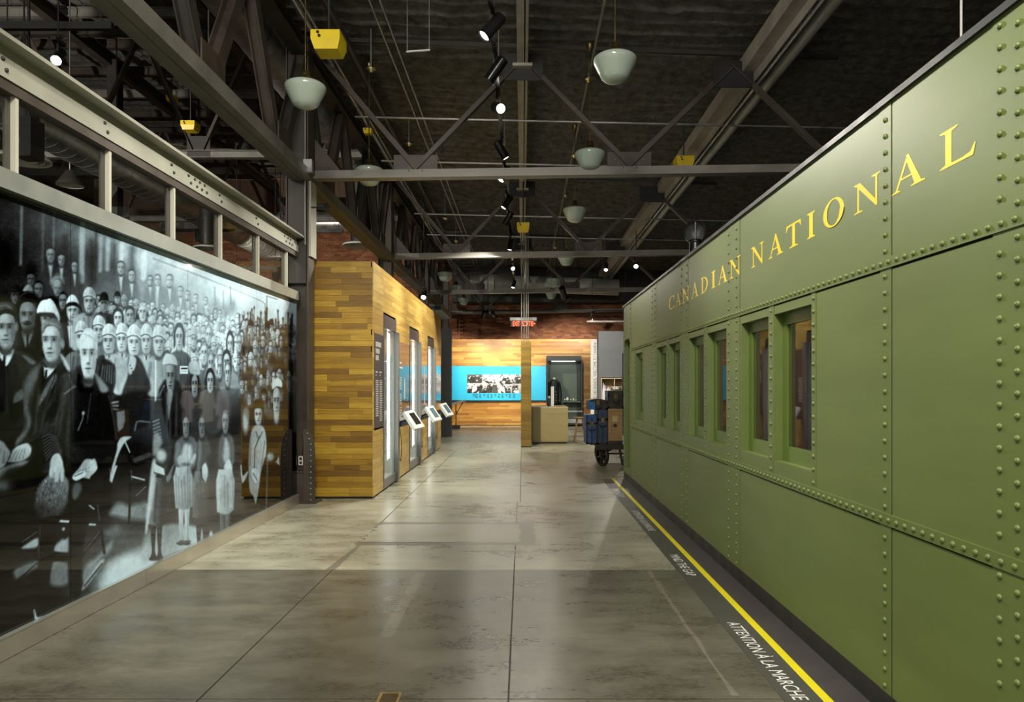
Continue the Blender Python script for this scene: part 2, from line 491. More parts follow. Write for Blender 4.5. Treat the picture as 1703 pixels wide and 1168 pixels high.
part('conduit', MB().tube([(-2.83, 9.4, 4.42), (-3.1, 9.35, 4.33), (-3.22, 9.3, 4.42)], .012), M['galv'], jb)
for sx, lab in ((-2.62, 'small yellow-lensed emergency lamp head beside the riveted column'),):
    el = thing('emergency_lamp', lab, 'lamp', (sx, 9.5, 3.9))
    part('arm', MB().tube([(-2.76, 9.42, 3.88), (-2.6, 9.42, 3.88)], .012), M['black'], el)
    part('housing', MB().cyl((-2.66, 9.42, 3.89), (-2.54, 9.34, 3.87), .035, .05), M['black'], el)
    part('lens', MB().lathe((-2.60, 9.40, 3.89), [(.0, .03), (.03, .025), (.042, 0)], 12, (0, -1, 0)), M['yellow_box'], el)

# ================================================================== aisle trusses
ZB = 4.33
def truss(Y, label, x1=4.2):
    t = thing('roof_truss', label, 'roof truss', (0, Y, ZB), kind='structure')
    zt = lambda x: 5.92 - 0.035 * x
    zb = lambda x: ZB + 0.014 * (x + 2.9)
    part('bottom_chord', MB().obox((-2.76, Y, zb(-2.76)), (x1, Y, zb(x1)), .16, .03, (0, 0, 1), (0, -.03)).obox((-2.76, Y, zb(-2.76)), (x1, Y, zb(x1)), .03, .10, (0, 0, 1), (0, .03)), M['steel_grey'], t)
    part('top_chord', MB().angle((-2.9, Y, zt(-2.9) + .15), (x1, Y, zt(x1) + .15), .05, .06), M['steel_dark'], t)
    nodes_b = [-1.42, 1.42, 4.25]; nodes_t = [-2.75, 0.0, 2.8]
    seq = [(-2.75, 't'), (-1.42, 'b'), (0, 't'), (1.42, 'b'), (2.8, 't'), (4.15, 'b')]
    for (xa, a), (xb, b) in zip(seq[:-1], seq[1:]):
        pa = (xa, Y, zt(xa) if a == 't' else zb(xa) + .1); pb = (xb, Y, zt(xb) if b == 't' else zb(xb) + .1)
        part('diagonal', MB().angle(pa, pb, .10, .07, .012, (0, 0, 1)), M['steel_brown'], t)
    for xn in nodes_b[:2]:
        g = part('gusset_plate', MB().box(xn - .29, xn + .29, Y - .012, Y + .012, zb(xn), zb(xn) + .27), M['steel_brown'], t)
        bl = MB()
        for s_ in (-1, 1):
            for k in range(3): bl.lathe((xn + s_ * (.09 + .05 * k), Y - .012, zb(xn) + .06 + .055 * k), [(.014, 0), (.012, .01), (.0005, .012)], 8, (0, -1, 0))
        part('bolt_row', bl, M['galv'], g, kind='stuff')
    for xn in nodes_t[1:]:
        part('gusset_plate', MB().box(xn - .27, xn + .27, Y - .012, Y + .012, zt(xn) - .3, zt(xn) + .05), M['black'], t)
    part('gusset_plate', MB().prism([(-2.76, Y - .01, ZB - .02), (-2.35, Y - .01, ZB - .02), (-2.45, Y - .01, ZB + .12), (-2.76, Y - .01, ZB + .5)], (0, .02, 0)), M['steel_brown'], t)
    return t
truss(9.6, 'steel W-truss spanning the aisle from the riveted column')
truss(15.6, 'second steel W-truss across the aisle above the oak pavilion')
truss(21.6, 'third steel W-truss across the aisle before the brick wall')
truss(27.6, 'last steel truss across the aisle against the brick wall')

# longitudinal girder on the column line, and purlins
gd = thing('girder', 'long steel lattice girder on the column line above the mural', 'girder', (-2.9, 15, 4.3), kind='structure')
part('bottom_chord', MB().box(-3.04, -2.80, 1.5, 28.4, 4.25, 4.275).box(-3.04, -3.02, 1.5, 28.4, 4.275, 4.40).box(-2.82, -2.80, 1.5, 28.4, 4.275, 4.40).box(-2.935, -2.90, 1.5, 28.4, 4.238, 4.252), M['steel_grey'], gd)
part('top_chord', MB().ibeam((-2.92, 1.5, 5.98), (-2.92, 28.4, 5.98), .22, .16), M['steel_dark'], gd)
for k in range(12):
    yb = 2.6 + 2.0 * k
    if abs((yb - 9.6 + 0.0)) < 0.3: continue
    for dy in (-1.0, 1.0):
        part('diagonal', MB().ibeam((-2.92, yb + dy * .1, 4.38), (-2.92, yb + dy * .96, 5.92), .15, .14, .014, (1, 0, 0)), M['steel_brown'] if (k + (dy > 0)) % 2 else M['steel_dark'], gd)
    part('gusset_plate', MB().box(-2.835, -2.82, yb - .25, yb + .25, 4.27, 4.62), M['steel_brown'], gd)

M['purlin'] = mat('purlin paint', (0.38, 0.35, 0.31), 0.5, 0.05, 0.2, 4)
pu = thing('purlin', 'pale grey purlin running down the middle of the aisle roof', 'purlin', (0, 14, 5.85), kind='structure')
part('flange', MB().box(-.07, .07, 4, 28.4, 5.80, 5.815), M['purlin'], pu)
part('web', MB().box(.02, .035, 4, 28.4, 5.80, 6.02), M['purlin'], pu)
for y in (9.6, 15.6, 21.6): part('connector', MB().box(-.13, .13, y - .12, y + .12, 5.76, 5.80), M['purlin'], pu)
pr_ = thing('purlin', 'grey purlin with pipework under it above the coach roof', 'purlin', (3.0, 14, 5.8), kind='structure')
part('flange', MB().box(2.92, 3.10, 3.5, 28.4, 5.72, 5.735), M['purlin'], pr_)
part('web', MB().box(2.92, 2.935, 3.5, 28.4, 5.735, 5.93), M['purlin'], pr_)
part('web', MB().box(3.085, 3.10, 3.5, 28.4, 5.60, 5.93), M['purlin'], pr_)

# pipes and conduits
M['pipe_grey'] = mat('grey pipe paint', (0.42, 0.43, 0.40), 0.4, 0.1, 0.12, 3)
def pipe(name, pts, r, m, label, cat='pipe', group=None):
    return solo(name, MB().tube(pts, r, 10), m, label, cat, group=group)
pipe('ceiling_pipe', [(3.33, 3.5, 5.66), (3.33, 28.3, 5.66)], .075, M['pipe_grey'], 'thick grey pipe hung beside the purlin above the coach')
pipe('ceiling_pipe', [(3.14, 3.5, 5.58), (3.14, 28.3, 5.58)], .028, M['galv'], 'thin galvanised pipe between purlin and thick grey pipe')
for y, zl, lab in ((7.0, 5.6, 'thin conduit crossing the aisle roof nearest the camera'), (11.2, 5.75, 'thin conduit crossing the roof just past the first truss'),
                   (13.3, 5.72, 'thin conduit crossing the roof midway between first two trusses'), (17.3, 5.7, 'thin conduit crossing the roof past the second truss'),
                   (19.6, 5.68, 'thin conduit crossing the roof before the third truss')):
    pipe('conduit', [(-1.0 if y < 8 else -2.6, y, zl - .02), (5.2, y, zl - .2)], .017, M['galv'], lab, 'conduit')
def pipe_rail(x, z, r, y0, y1, m, label): return pipe('conduit', [(x, y0, z), (x, y1, z)], r, m, label, 'conduit')
pipe_rail(-2.55, 5.85, .03, 4.5, 28, M['galv'], 'galvanised pipe along the girder closest to its top chord')
pipe_rail(-2.42, 5.75, .016, 4.5, 28, M['galv'], 'thin bright conduit along the girder below the galvanised pipe')
pipe_rail(-2.25, 5.95, .05, 4.5, 28, M['steel_dark'], 'dark pipe along the roof beside the girder conduits')
pipe_rail(-1.75, 5.95, .014, 7.2, 28, M['galv'], 'hair-thin conduit along the roof outside the dark pipe')
pipe_rail(-1.62, 5.93, .014, 7.2, 28, M['galv'], 'second hair-thin conduit beside the outermost roof conduit')
ct = thing('cable_tray', 'small wire ladder bracket under the roof foam', 'bracket', (-1.0, 8.2, 5.75))
part('rail', MB().cyl((-1.32, 8.2, 5.35), (-1.05, 8.2, 5.37), .014, n=8), M['galv'], ct)
part('rod', MB().cyl((-1.31, 8.2, 5.35), (-1.31, 8.2, 6.15), .006, n=6).cyl((-1.06, 8.2, 5.36), (-1.06, 8.2, 6.15), .006, n=6), M['galv'], ct)

# sprinkler line with brass heads
sp = pipe('sprinkler_pipe', [(.93, 4.2, 5.92), (.96, 28, 5.9)], .022, M['steel_grey'], 'slim sprinkler pipe with brass heads along the roof')
def sprinkler(p, label):
    t = thing('sprinkler', label, 'sprinkler', p, group='brass sprinkler heads under the roof')
    x, y, z = p
    part('drop', MB().cyl((x, y, z), (x, y, 6.14 - .035 * x), .009, n=8), M['steel_grey'], t)
    part('cup', MB().lathe((x, y, z), [(.001, -.035), (.022, -.03), (.03, -.012), (.055, 0), (.065, .012), (.02, .03)], 14), M['brass_bright'], t)
for p, lab in ((P(980, 133, 10.0), 'brass sprinkler head beside the big hanging opal lamp'), (P(956, 260, 13.0), 'brass sprinkler head above the second opal lamp of the coach row'),
               (P(941, 326, 15.6), 'brass sprinkler head above the third opal lamp of the coach row'), (P(617, 116, 9.4), 'brass sprinkler head alone in the roof near the yellow box'),
               (P(740, 364, 17.6), 'brass sprinkler head behind the second truss near the girder'), (P(758, 402, 20.0), 'brass sprinkler head before the third truss near the girder'),
               (P(680, 240, 12.6), 'brass sprinkler head between first truss gusset and roof'), (P(923, 412, 20.5), 'brass sprinkler head above the third truss middle')):
    sprinkler(p, lab)

# ================================================================== side nave beyond the clerestory
def duct(p, q, r, label, m=None, top=9.65):
    t = thing('air_duct', label, 'duct', p)
    p, q = Vector(p), Vector(q); L = (q - p).length
    mb = MB(); n = max(2, int(L / .3))
    part('spiral_tube', MB().cyl(p, q, r, n=24, caps=True), m or M['galv'], t)
    for k in range(n + 1):
        c = p + (q - p) * (k / n)
        mb.lathe(c, [(r, -.010), (r + .005, -.006), (r + .005, .006), (r, .010)], 24, q - p)
    part('seam_rings', mb, m or M['galv'], t, kind='stuff')
    for k in (.15, .5, .85):
        c = p + (q - p) * k
        part('hanger_rod', MB().cyl((c.x, c.y, c.z + r * .9), (c.x, c.y, top - (.035 * c.x if top < 7 else 0)), .012, n=6), M['steel_dark'], t)
    return t
duct((-4.2, 4.5, 7.1), (-4.2, 27.5, 7.1), .33, 'silver spiral duct running just behind the lattice girder')
duct((-9.0, 6, 6.45), (-9.0, 26, 6.45), .42, 'dull wide duct seen through the clerestory glass')
duct((-13.5, 27.2, 7.75), (-3.6, 27.2, 7.75), .36, 'silver cross duct along the top of the brick wall')
duct((-1.9, 26.4, 5.35), (3.5, 26.4, 5.15), .3, 'grey cross duct under the aisle roof at its end', M['pipe_grey'], 6.16)
for Y, lab in ((15.6, 'nave roof truss seen above the clerestory beam'), (21.6, 'farther nave roof truss in front of the brick wall')):
    t = thing('roof_truss', lab, 'roof truss', (-9, Y, 6.55), kind='structure')
    part('bottom_chord', MB().ibeam((-16.5, Y, 6.55), (-3.1, Y, 6.55), .16, .16), M['steel_grey'], t)
    part('top_chord', MB().ibeam((-16.5, Y, 9.2), (-3.1, Y, 9.2), .16, .16), M['steel_dark'], t)
    for k in range(6):
        xn = -14.5 + k * 2.5
        for d in (-1, 1): part('diagonal', MB().angle((xn + d * .08, Y, 6.65), (xn + d * 1.2, Y, 9.15), .13, .09), M['steel_brown'], t)
        part('gusset_plate', MB().box(xn - .25, xn + .25, Y - .015, Y + .015, 6.5, 6.95), M['steel_dark'], t)
for x, Y, lab in ((-9.6, 17.0, 'dark nave post standing behind the clerestory window'), (-12.6, 22, 'farther dark nave post seen through the clerestory'), (-6.6, 22.5, 'dark nave post in front of the brick wall')):
    solo('column', MB().ibeam((x, Y, 0), (x, Y, 9.2), .25, .25, .02, (0, 1, 0)), M['steel_dark'], lab, 'column', kind='structure')
def diffuser(p, r, label, drop=.9):
    t = thing('air_diffuser', label, 'air diffuser', p)
    x, y, z = p
    for k, (ra, rb) in enumerate(((1.0, .80), (.74, .54), (.48, .30))):
        part('cone_ring', MB().lathe(p, [(r * ra, 0), (r * ra, .02), (r * rb, .08), (r * rb, .06), (r * ra, 0)], 28), M['white'], t)
    part('hub', MB().lathe(p, [(.001, .01), (r * .22, .03), (r * .2, .05), (.001, .06)], 20), M['white'], t)
    part('neck', MB().cyl((x, y, z + .06), (x, y, z + drop), r * .55, n=20).cyl((x, y, z + drop), (x, y, 9.72), .01, n=6), M['steel_dark'], t)
diffuser(P(40, 268, 9.0), .30, 'round white air diffuser at the near end of the clerestory', 0.6)
diffuser(P(600, 410, 16.5), .42, 'round air diffuser hanging before the brick above the pavilion', 1.4)
diffuser(P(345, 414, 19.0), .37, 'small round air diffuser in front of the brick wall', 1.2)
def highbay(p, label, col=None):
    t = thing('pendant_lamp', label, 'lamp', p)
    x, y, z = p
    part('cone_shade', MB().lathe(p, [(.26, 0), (.25, .03), (.10, .26), (.05, .32)], 22), col or M['steel_dark'], t)
    part('reflector', MB().lathe(p, [(.255, .004), (.09, .22), (.001, .23)], 22), M['white'], t)
    part('stem', MB().cyl((x, y, z + .32), (x, y, 9.6), .012, n=8), M['galv'], t)
highbay(P(116, 309, 15.0), 'dark cone pendant lamp seen through the clerestory glass')
highbay(P(347, 138, 12.5), 'white-rimmed cone pendant hanging under the lattice girder')
fan = thing('ceiling_fan', 'white ceiling fan hanging in the dark nave', 'fan', P(331, 248, 17.5))
fx, fy, fz = P(331, 248, 17.5)
part('motor', MB().lathe((fx, fy, fz), [(.001, -.1), (.12, -.08), (.14, .05), (.04, .12)], 16), M['white'], fan)
part('stem', MB().cyl((fx, fy, fz + .1), (fx, fy, 9.4), .02, n=8), M['steel_dark'], fan)
for k in range(4):
    a = .3 + k * math.pi / 2
    part('blade', MB().obox((fx + .12 * math.cos(a), fy + .12 * math.sin(a), fz), (fx + .75 * math.cos(a), fy + .75 * math.sin(a), fz + .05), .16, .015), M['white'], fan)
sb_ = thing('loudspeaker', 'black box loudspeaker hanging behind the first clerestory mullion', 'loudspeaker', P(50, 230, 8.2))
bx, by, bz = P(48, 232, 8.2)
part('cabinet', MB().box(bx - .10, bx + .10, by - .12, by + .12, bz - .22, bz + .22), M['black'], sb_)
part('hanger', MB().cyl((bx, by, bz + .22), (bx, by, 9.6), .015, n=8), M['black'], sb_)
for i, (px, py, Y, L, lab) in enumerate(((90, 45, 8.0, 1.3, 'black track rail at the top corner of the nave'), (380, 384, 20.0, 3.8, 'black track rail in front of the brick wall behind the clerestory'),
                                         (440, 447, 17.5, 1.7, 'lower black track rail in front of the brick wall'), (535, 385, 16.8, 1.0, 'short black track rail over the oak pavilion'))):
    x, y, z = P(px, py, Y)
    t = thing('track_rail', lab, 'track', (x, y, z))
    part('rail', MB().box(x - L / 2, x + L / 2, y - .03, y + .03, z - .03, z + .05), M['black'], t)
    for q in (-.4, .4): part('hanger_rod', MB().cyl((x + L * q, y, z + .04), (x + L * q, y, 9.7), .008, n=6), M['steel_dark'], t)

solo('ceiling', MB().box(-2.7, 5.5, 27.75, 28.59, 4.78, 6.3), M['steel_dark'], 'dark boxed-in bulkhead across the top of the brick end wall', 'bulkhead', kind='structure')
bpy.data.objects['ceiling.002'].name = 'bulkhead'

# ================================================================== railway coach
def coach_paint():
    t = NT('green coach paint')
    n = t.noise(3.0, 5, t.pos((1, 0.35, 1.6)), 0.6)
    st = t.noise(1.0, 4, t.pos((20, 30, 260)), 0.6)
    t.set(Base_Color=t.ramp(n, [(0.3, (0.100, 0.142, 0.028)), (0.7, (0.124, 0.170, 0.036))]), Roughness=t.mr(st, 0.46, 0.54), Specular_IOR_Level=0.85)
    t.bump(st, 0.03, 0.002)
    return t.m
M['green'] = coach_paint()
M['green_sash'] = mat('green sash paint', (0.11, 0.165, 0.030), 0.4, 0, 0.06)
M['coach_brown'] = mat('dark mahogany lining', (0.055, 0.026, 0.016), 0.4, 0, 0.25, 8)
M['gold'] = mat('yellow sign paint', (0.90, 0.68, 0.005), 0.45, 0, 0.03)
M['roof_dark'] = mat('dark roof edge', (0.02, 0.022, 0.024), 0.5, 0, 0.15)

XT = 1.70
Y0, Y1 = -1.0, 12.14
ZS, ZL0, ZL1, ZU0, ZU1, ZT = 0.115, 0.900, 0.954, 2.098, 2.150, 2.865
coach = thing('railway_coach', 'green riveted railway coach side lettered CANADIAN NATIONAL in yellow', 'railway coach', (XT, 6, 0))
PF, PB = XT + .002, XT + .06                   # plate face and back
strips = [(0.6, 0.8), (2.40, 2.61), (3.33, 3.43), (5.65, 5.98), (7.41, 7.77), (9.16, 9.50)]
for a, b in strips:
    part('seam_strip', MB().box(XT, PB, a, b, ZS, ZL0).box(XT, PB, a, b, ZL1, ZU0).box(XT, PB, a, b, ZU1, ZT), M['green'], coach)
bays = [(Y0, 0.6), (0.8, 2.40), (2.61, 3.33), (3.43, 5.65), (5.98, 7.41), (7.77, 9.16), (9.50, 11.30)]
wins = {3: [(4.25, 4.88), (4.995, 5.61)], 4: [(6.025, 6.645), (6.777, 7.375)], 5: [(7.80, 8.385), (8.54, 9.13)], 6: [(10.25, 10.85)]}
posts = {3: [(4.185, 4.245), (4.885, 4.985)], 4: [(6.655, 6.765)], 5: [(8.395, 8.53)], 6: [(10.13, 10.235), (10.865, 10.97)]}
OZ0, OZ1 = 1.047, 2.032
e = .009
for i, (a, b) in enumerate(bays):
    part('seam_shadow', MB().box(PF + .0012, PB, b - e, b, ZS, ZT), M['black'], coach)  # black strip set in the joint gap as its painted shade line
    part('side_plate', MB().box(PF, PB, a, b - e, ZS, ZL0 - e), M['green'], coach)
    part('side_plate', MB().box(PF, PB, a, b - e, ZU1, ZT), M['green'], coach)
    if i not in wins:
        part('side_plate', MB().box(PF, PB, a, b - e, ZL1, ZU0 - e), M['green'], coach)
        continue
    for pa, pb in posts[i]:
        part('seam_strip', MB().box(XT, PB, pa, pb, ZL1, ZU0), M['green'], coach)
    # plain stretches between posts, strips and windows
    cuts = sorted(posts[i] + [(w0, w1) for w0, w1 in wins[i]])
    edges = [a]
    for (w0, w1) in wins[i]:
        lo = max([pb for pa, pb in posts[i] if pb <= w0 + 1e-6] + [a]); hi = min([pa for pa, pb in posts[i] if pa >= w1 - 1e-6] + [b])
        mb = MB()
        mb.box(PF, PB, lo, hi - e, ZL1, OZ0).box(PF, PB, lo, hi - e, OZ1, ZU0 - e)
        if w0 - lo > .004: mb.box(PF, PB, lo, w0, OZ0, OZ1)
        if hi - w1 > .004: mb.box(PF, PB, w1, max(w1 + .002, hi - e), OZ0, OZ1)
        wp = part('window_surround', mb, M['green'], coach)
        sash = MB(); S0, S1 = PB, PB + .035
        sash.box(S0, S1, w0 - .02, w1 + .02, OZ0 - .02, OZ0 + .10).box(S0, S1, w0 - .02, w1 + .02, OZ1 - .075, OZ1 + .02)
        sash.box(S0, S1, w0 - .02, w0 + .07, OZ0 + .10, OZ1 - .075).box(S0, S1, w1 - .07, w1 + .02, OZ0 + .10, OZ1 - .075)
        so_ = part('window_sash', sash, M['green_sash'], coach)
        part('glass_pane', MB().box(S0 + .014, S0 + .018, w0 + .07, w1 - .07, OZ0 + .10, OZ1 - .075), M['pane_dark'], so_)
        ln = MB(); L0, L1 = S1, S1 + .10
        ln.box(L0, L1, w0 + .03, w0 + .065, OZ0, OZ1).box(L0, L1, w1 - .065, w1 - .03, OZ0, OZ1).box(L0, L1, w0 + .03, w1 - .03, OZ0, OZ0 + .095).box(L0, L1, w0 + .03, w1 - .03, OZ1 - .07, OZ1)
        part('window_lining', ln, M['coach_brown'], so_)
    plain = []
    first = min([pa for pa, pb in posts[i]] + [wins[i][0][0]])
    if i == 3: plain = [(3.43, 4.185)]
    if i == 6: plain = [(9.50, 10.13), (10.97, 11.30)]
    for pa, pb in plain:
        part('side_plate', MB().box(PF, PB, pa, pb - e, ZL1, ZU0 - e), M['green'], coach)
part('belt_rail', MB().box(XT - .006, PB, Y0, 11.3, ZL0, ZL1), M['green'], coach)
part('belt_rail', MB().box(XT - .006, PB, Y0, 11.3, ZU0, ZU1), M['green'], coach)
# vestibule end with its rounded doorway
D0, D1, DT = 11.43, 12.03, 2.31
ve = MB().box(XT, PB, 11.30, D0, ZS, ZT).box(XT, PB, D1, Y1, ZS, ZT).box(XT, PB, D0, D1, DT, ZT).box(XT, PB, D0, D1, ZS, .2)
for s_, yc in ((1, D0), (-1, D1)):
    pts = [(XT, yc, DT), (XT, yc, DT - .12)] + [(XT, yc + s_ * .12 * (1 - math.cos(t)), DT - .12 + .12 * math.sin(t)) for t in (.4, .8, 1.2, 1.57)]
    ve.prism(pts, (PB - XT, 0, 0))
part('vestibule_end', ve, M['green'], coach)
part('doorway_lining', MB().box(PB, XT + .7, D0 - .02, D0, .1, DT + .05).box(PB, XT + .7, D1, D1 + .02, .1, DT + .05).box(PB, XT + .7, D0, D1, DT, DT + .03).box(XT + .7, XT + .72, D0, D1, .1, DT), M['green_sash'], coach)
part('end_wall', MB().box(PB, 4.6, Y1 - .04, Y1, ZS, ZT), M['green'], coach)
part('kick_plate', MB().box(XT + .002, XT + .05, Y0, Y1 - .02, 0, ZS), M['black'], coach)
part('roof', MB().box(XT - .014, XT + .10, Y0, Y1 + .02, ZT, ZT + .03).prism([(XT + .1, Y0, ZT), (XT + .1, Y0, ZT + .03), (2.4, Y0, ZT + .08), (3.2, Y0, ZT + .1), (4.6, Y0, ZT + .03), (4.6, Y0, ZT)], (0, Y1 - Y0, 0)), M['roof_dark'], coach)
part('interior_shell', MB().box(PB + .2, 4.6, Y0, Y1 - .05, .25, .30).box(4.4, 4.45, Y0, Y1 - .05, .3, 2.8).box(PB + .2, 4.4, Y0, Y1 - .05, 2.75, 2.8).box(PB + .2, 4.4, 9.3, 9.34, .3, 2.75)
     .box(PB + .14, PB + .16, Y0, 4.21, .3, 2.75).box(PB + .14, PB + .16, 4.92, 4.95, .3, 2.75), M['coach_brown'], coach)
part('stove_pipe', MB().cyl((2.12, 8.85, 2.9), (2.12, 8.85, 3.32), .075, n=20).lathe((2.12, 8.85, 3.30), [(.075, 0), (.082, .01), (.082, .03), (.075, .04)], 20), M['black_gloss'], coach)
cw = MB(); n = 16
prof = [(.085, -.09), (.125, -.03), (.135, .05), (.115, .12), (.07, .165), (.002, .18)]
vs = [(2.12 + r_ * math.cos(-.9 + 3.9 * k / n), 8.85 + r_ * math.sin(-.9 + 3.9 * k / n), 3.40 + h_) for r_, h_ in prof for k in range(n + 1)]
cw.add(vs, [(j * (n + 1) + k, j * (n + 1) + k + 1, (j + 1) * (n + 1) + k + 1, (j + 1) * (n + 1) + k) for j in range(len(prof) - 1) for k in range(n)], True)
cw.cyl((2.12, 8.85, 3.32), (2.12, 8.85, 3.56), .012, n=8)
M['cowl'] = mat('grey cowl steel', (0.16, 0.165, 0.17), 0.4, 0.6, 0.15)
part('pipe_cowl', cw, M['cowl'], coach)
part('roof_vent', MB().box(1.95, 2.2, 9.1, 9.75, 2.9, 3.06), M['white'], coach)

# rivets: the large ones one by one, the rest joined
riv = [(.0125, 0), (.0122, .003), (.0095, .007), (.005, .0095), (.0004, .0104)]
rm = MB().lathe((0, 0, 0), riv, 10, (-1, 0, 0)).mesh('rivet', M['green'])
pos = []
def col_rivets(y, z0, z1, x=XT, step=.077, ph=0.0):
    z = z0 + .03 + ph
    while z < z1 - .02: pos.append((x, y, z)); z += step
for (a, b) in ((ZS, ZL0), (ZL1, ZU0), (ZU1, ZT)):
    for y, ph in ((.65, 0), (.75, .035), (2.476, 0), (2.569, .036), (3.383, 0), (5.73, 0), (5.948, 0), (7.465, 0), (7.70, 0), (9.24, 0), (9.45, 0)): col_rivets(y, a, b, XT, .077, ph)
for y in (4.215, 4.935, 6.71, 8.46, 10.18, 10.92): col_rivets(y, ZL1, ZU0)
col_rivets(11.36, ZS, ZT); col_rivets(12.09, ZS, ZT)
y = 0.05
while y < 11.25:
    pos.append((XT - .006, y, .927)); pos.append((XT - .006, y, 2.125)); y += .0715
inview = lambda p: p[1] > 2.42 and abs(Z(0, p[1]) - 0) and (EYE - p[2]) * FPX / p[1] < 530 and (p[2] - EYE) * FPX / p[1] < 650
pos.sort(key=lambda p: (not inview(p), p[1]))
for p in pos[:290]: inst('rivet', rm, coach, p)
rest = MB()
for p in pos[290:]: rest.lathe(p, riv, 8, (-1, 0, 0))
part('rivet_rows', rest, M['green'], coach, kind='stuff')

# serif capitals, unit box, drawn as outlines (x right, y up)
def ring(cx, cy, rx, ry, ix, iy, a0, a1, n, dx=0.0):
    o = [(cx + rx * math.cos(a0 + (a1 - a0) * k / n), cy + ry * math.sin(a0 + (a1 - a0) * k / n)) for k in range(n + 1)]
    i_ = [(cx + dx + ix * math.cos(a0 + (a1 - a0) * k / n), cy + iy * math.sin(a0 + (a1 - a0) * k / n)) for k in range(n + 1)]
    return [[o[k], o[k + 1], i_[k + 1], i_[k]] for k in range(n)]
def stem(x0, x1, s0, s1):
    m0, m1 = x0 - s0, x1 + s1
    return [[(x0, .05), (x1, .05), (x1, .95), (x0, .95)], [(m0, 0), (m1, 0), (m1, .03), (x1, .09), (x0, .09), (m0, .03)], [(m0, 1), (m0, .97), (x0, .91), (x1, .91), (m1, .97), (m1, 1)]]
LET = {
    'I': stem(.27, .73, .27, .27),
    'L': stem(.16, .34, .16, .18) + [[(.2, 0), (.93, 0), (.92, .075), (.2, .075)], [(.62, 0), (.93, 0), (1.0, .30), (.965, .30), (.86, .12), (.62, .07)]],
    'N': [[(.13, .03), (.20, .03), (.20, .9), (.13, .9)], [(0, 0), (.34, 0), (.34, .03), (.2, .07), (.13, .07), (0, .03)], [(0, 1), (0, .97), (.12, .90), (.84, -.02), (.88, -.02), (.88, .12), (.24, 1)],
          [(.82, 0.0), (.89, -.02), (.89, .97), (.82, .97)], [(.68, 1), (.68, .97), (.82, .92), (.89, .92), (1, .97), (1, 1)]],
    'A': [[(.10, .02), (.16, .02), (.52, .93), (.47, 1.0)], [(.44, 1.0), (.52, 1.0), (.90, .02), (.70, .02), (.455, .82)], [(.26, .32), (.64, .32), (.62, .375), (.28, .375)],
          [(0, 0), (.27, 0), (.27, .03), (.17, .07), (.12, .07), (0, .03)], [(.58, 0), (1, 0), (1, .03), (.89, .07), (.71, .07), (.58, .03)]],
    'T': [[(.42, .05), (.60, .05), (.60, .96), (.42, .96)], [(.22, 0), (.80, 0), (.80, .03), (.60, .09), (.42, .09), (.22, .03)], [(.03, 1), (.0, .74), (.03, .74), (.13, .91), (.3, .925), (.97, .925), (.97, 1)],
          [(.97, 1), (.7, .925), (.87, .91), (.97, .74), (1.0, .74)]],
    'D': stem(.13, .30, .13, .0) + ring(.28, .5, .72, .5, .53, .445, -math.pi / 2, math.pi / 2, 16, 0.0),
    'O': ring(.5, .5, .5, .52, .315, .465, 0, 2 * math.pi, 28),
    'C': ring(.56, .5, .56, .52, .38, .455, math.radians(42), math.radians(318), 24, .02) + [[(.93, .66), (.965, .66), (.965, .98), (.935, .98), (.88, .86)], [(.90, .14), (.975, .22), (.99, .22), (.97, .1), (.9, .06)]],
}
def letters(word, spans):
    for ch, (pa, pb) in zip(word, spans):
        mb = MB()
        ya, yb = XT * FPX / (pa - VX), XT * FPX / (pb - VX)
        xl = (XT - .0007) if (pa < 1144.5 and pb > 1131) or (pa < 1230.5 and pb > 1211) else (PF - .0007)
        for q, poly in enumerate(LET[ch]):
            mb.add([(xl - .00012 * q, ya + (yb - ya) * u, 2.424 + .150 * v) for u, v in poly], [tuple(range(len(poly)))])
        part('letter', mb, M['gold'], coach, label='yellow serif capital ' + ch + ' of ' + ('CANADIAN' if word[0] == 'C' else 'NATIONAL'))
letters('CANADIAN', [(1112.2, 1121.8), (1123.6, 1132.6), (1134.8, 1146.4), (1149.5, 1161.5), (1165.5, 1177.3), (1183, 1189.6), (1193.8, 1209.7), (1213.5, 1232)])
letters('NATIONAL', [(1249.2, 1270), (1278, 1302.2), (1307, 1332), (1342, 1355), (1369, 1403.5), (1420, 1463.6), (1483, 1538.6), (1562.5, 1622.5)])

# floor mat beside the coach
M['mat_grey'] = mat('grey printed vinyl', (0.060, 0.060, 0.050), 0.45, 0, 0.1, 4)
M['mat_dark'] = mat('dark printed vinyl', (0.050, 0.043, 0.045), 0.4, 0, 0.1, 4)
M['mat_yellow'] = mat('yellow printed vinyl', (0.78, 0.68, 0.01), 0.42, 0, 0.06, 4)
M['print_white'] = mat('white print', (0.80, 0.80, 0.76), 0.5, 0, 0.02)
mt = thing('platform_mat', 'dark platform edge mat with yellow line and MIND THE GAP lettering', 'floor mat', (1.5, 6, 0))
ME = 12.0
part('edge_band', MB().prism([(1.275, 0.5, 0), (1.474, .5, 0), (1.480, ME, 0), (1.315, ME, 0)], (0, 0, .003)), M['mat_grey'], mt)
part('yellow_line', MB().prism([(1.474, 0.5, 0), (1.524, .5, 0), (1.530, ME, 0), (1.480, ME, 0)], (0, 0, .0032)), M['mat_yellow'], mt)
part('inner_band', MB().prism([(1.524, 0.5, 0), (1.702, .5, 0), (1.702, ME, 0), (1.530, ME, 0)], (0, 0, .003)), M['mat_dark'], mt)
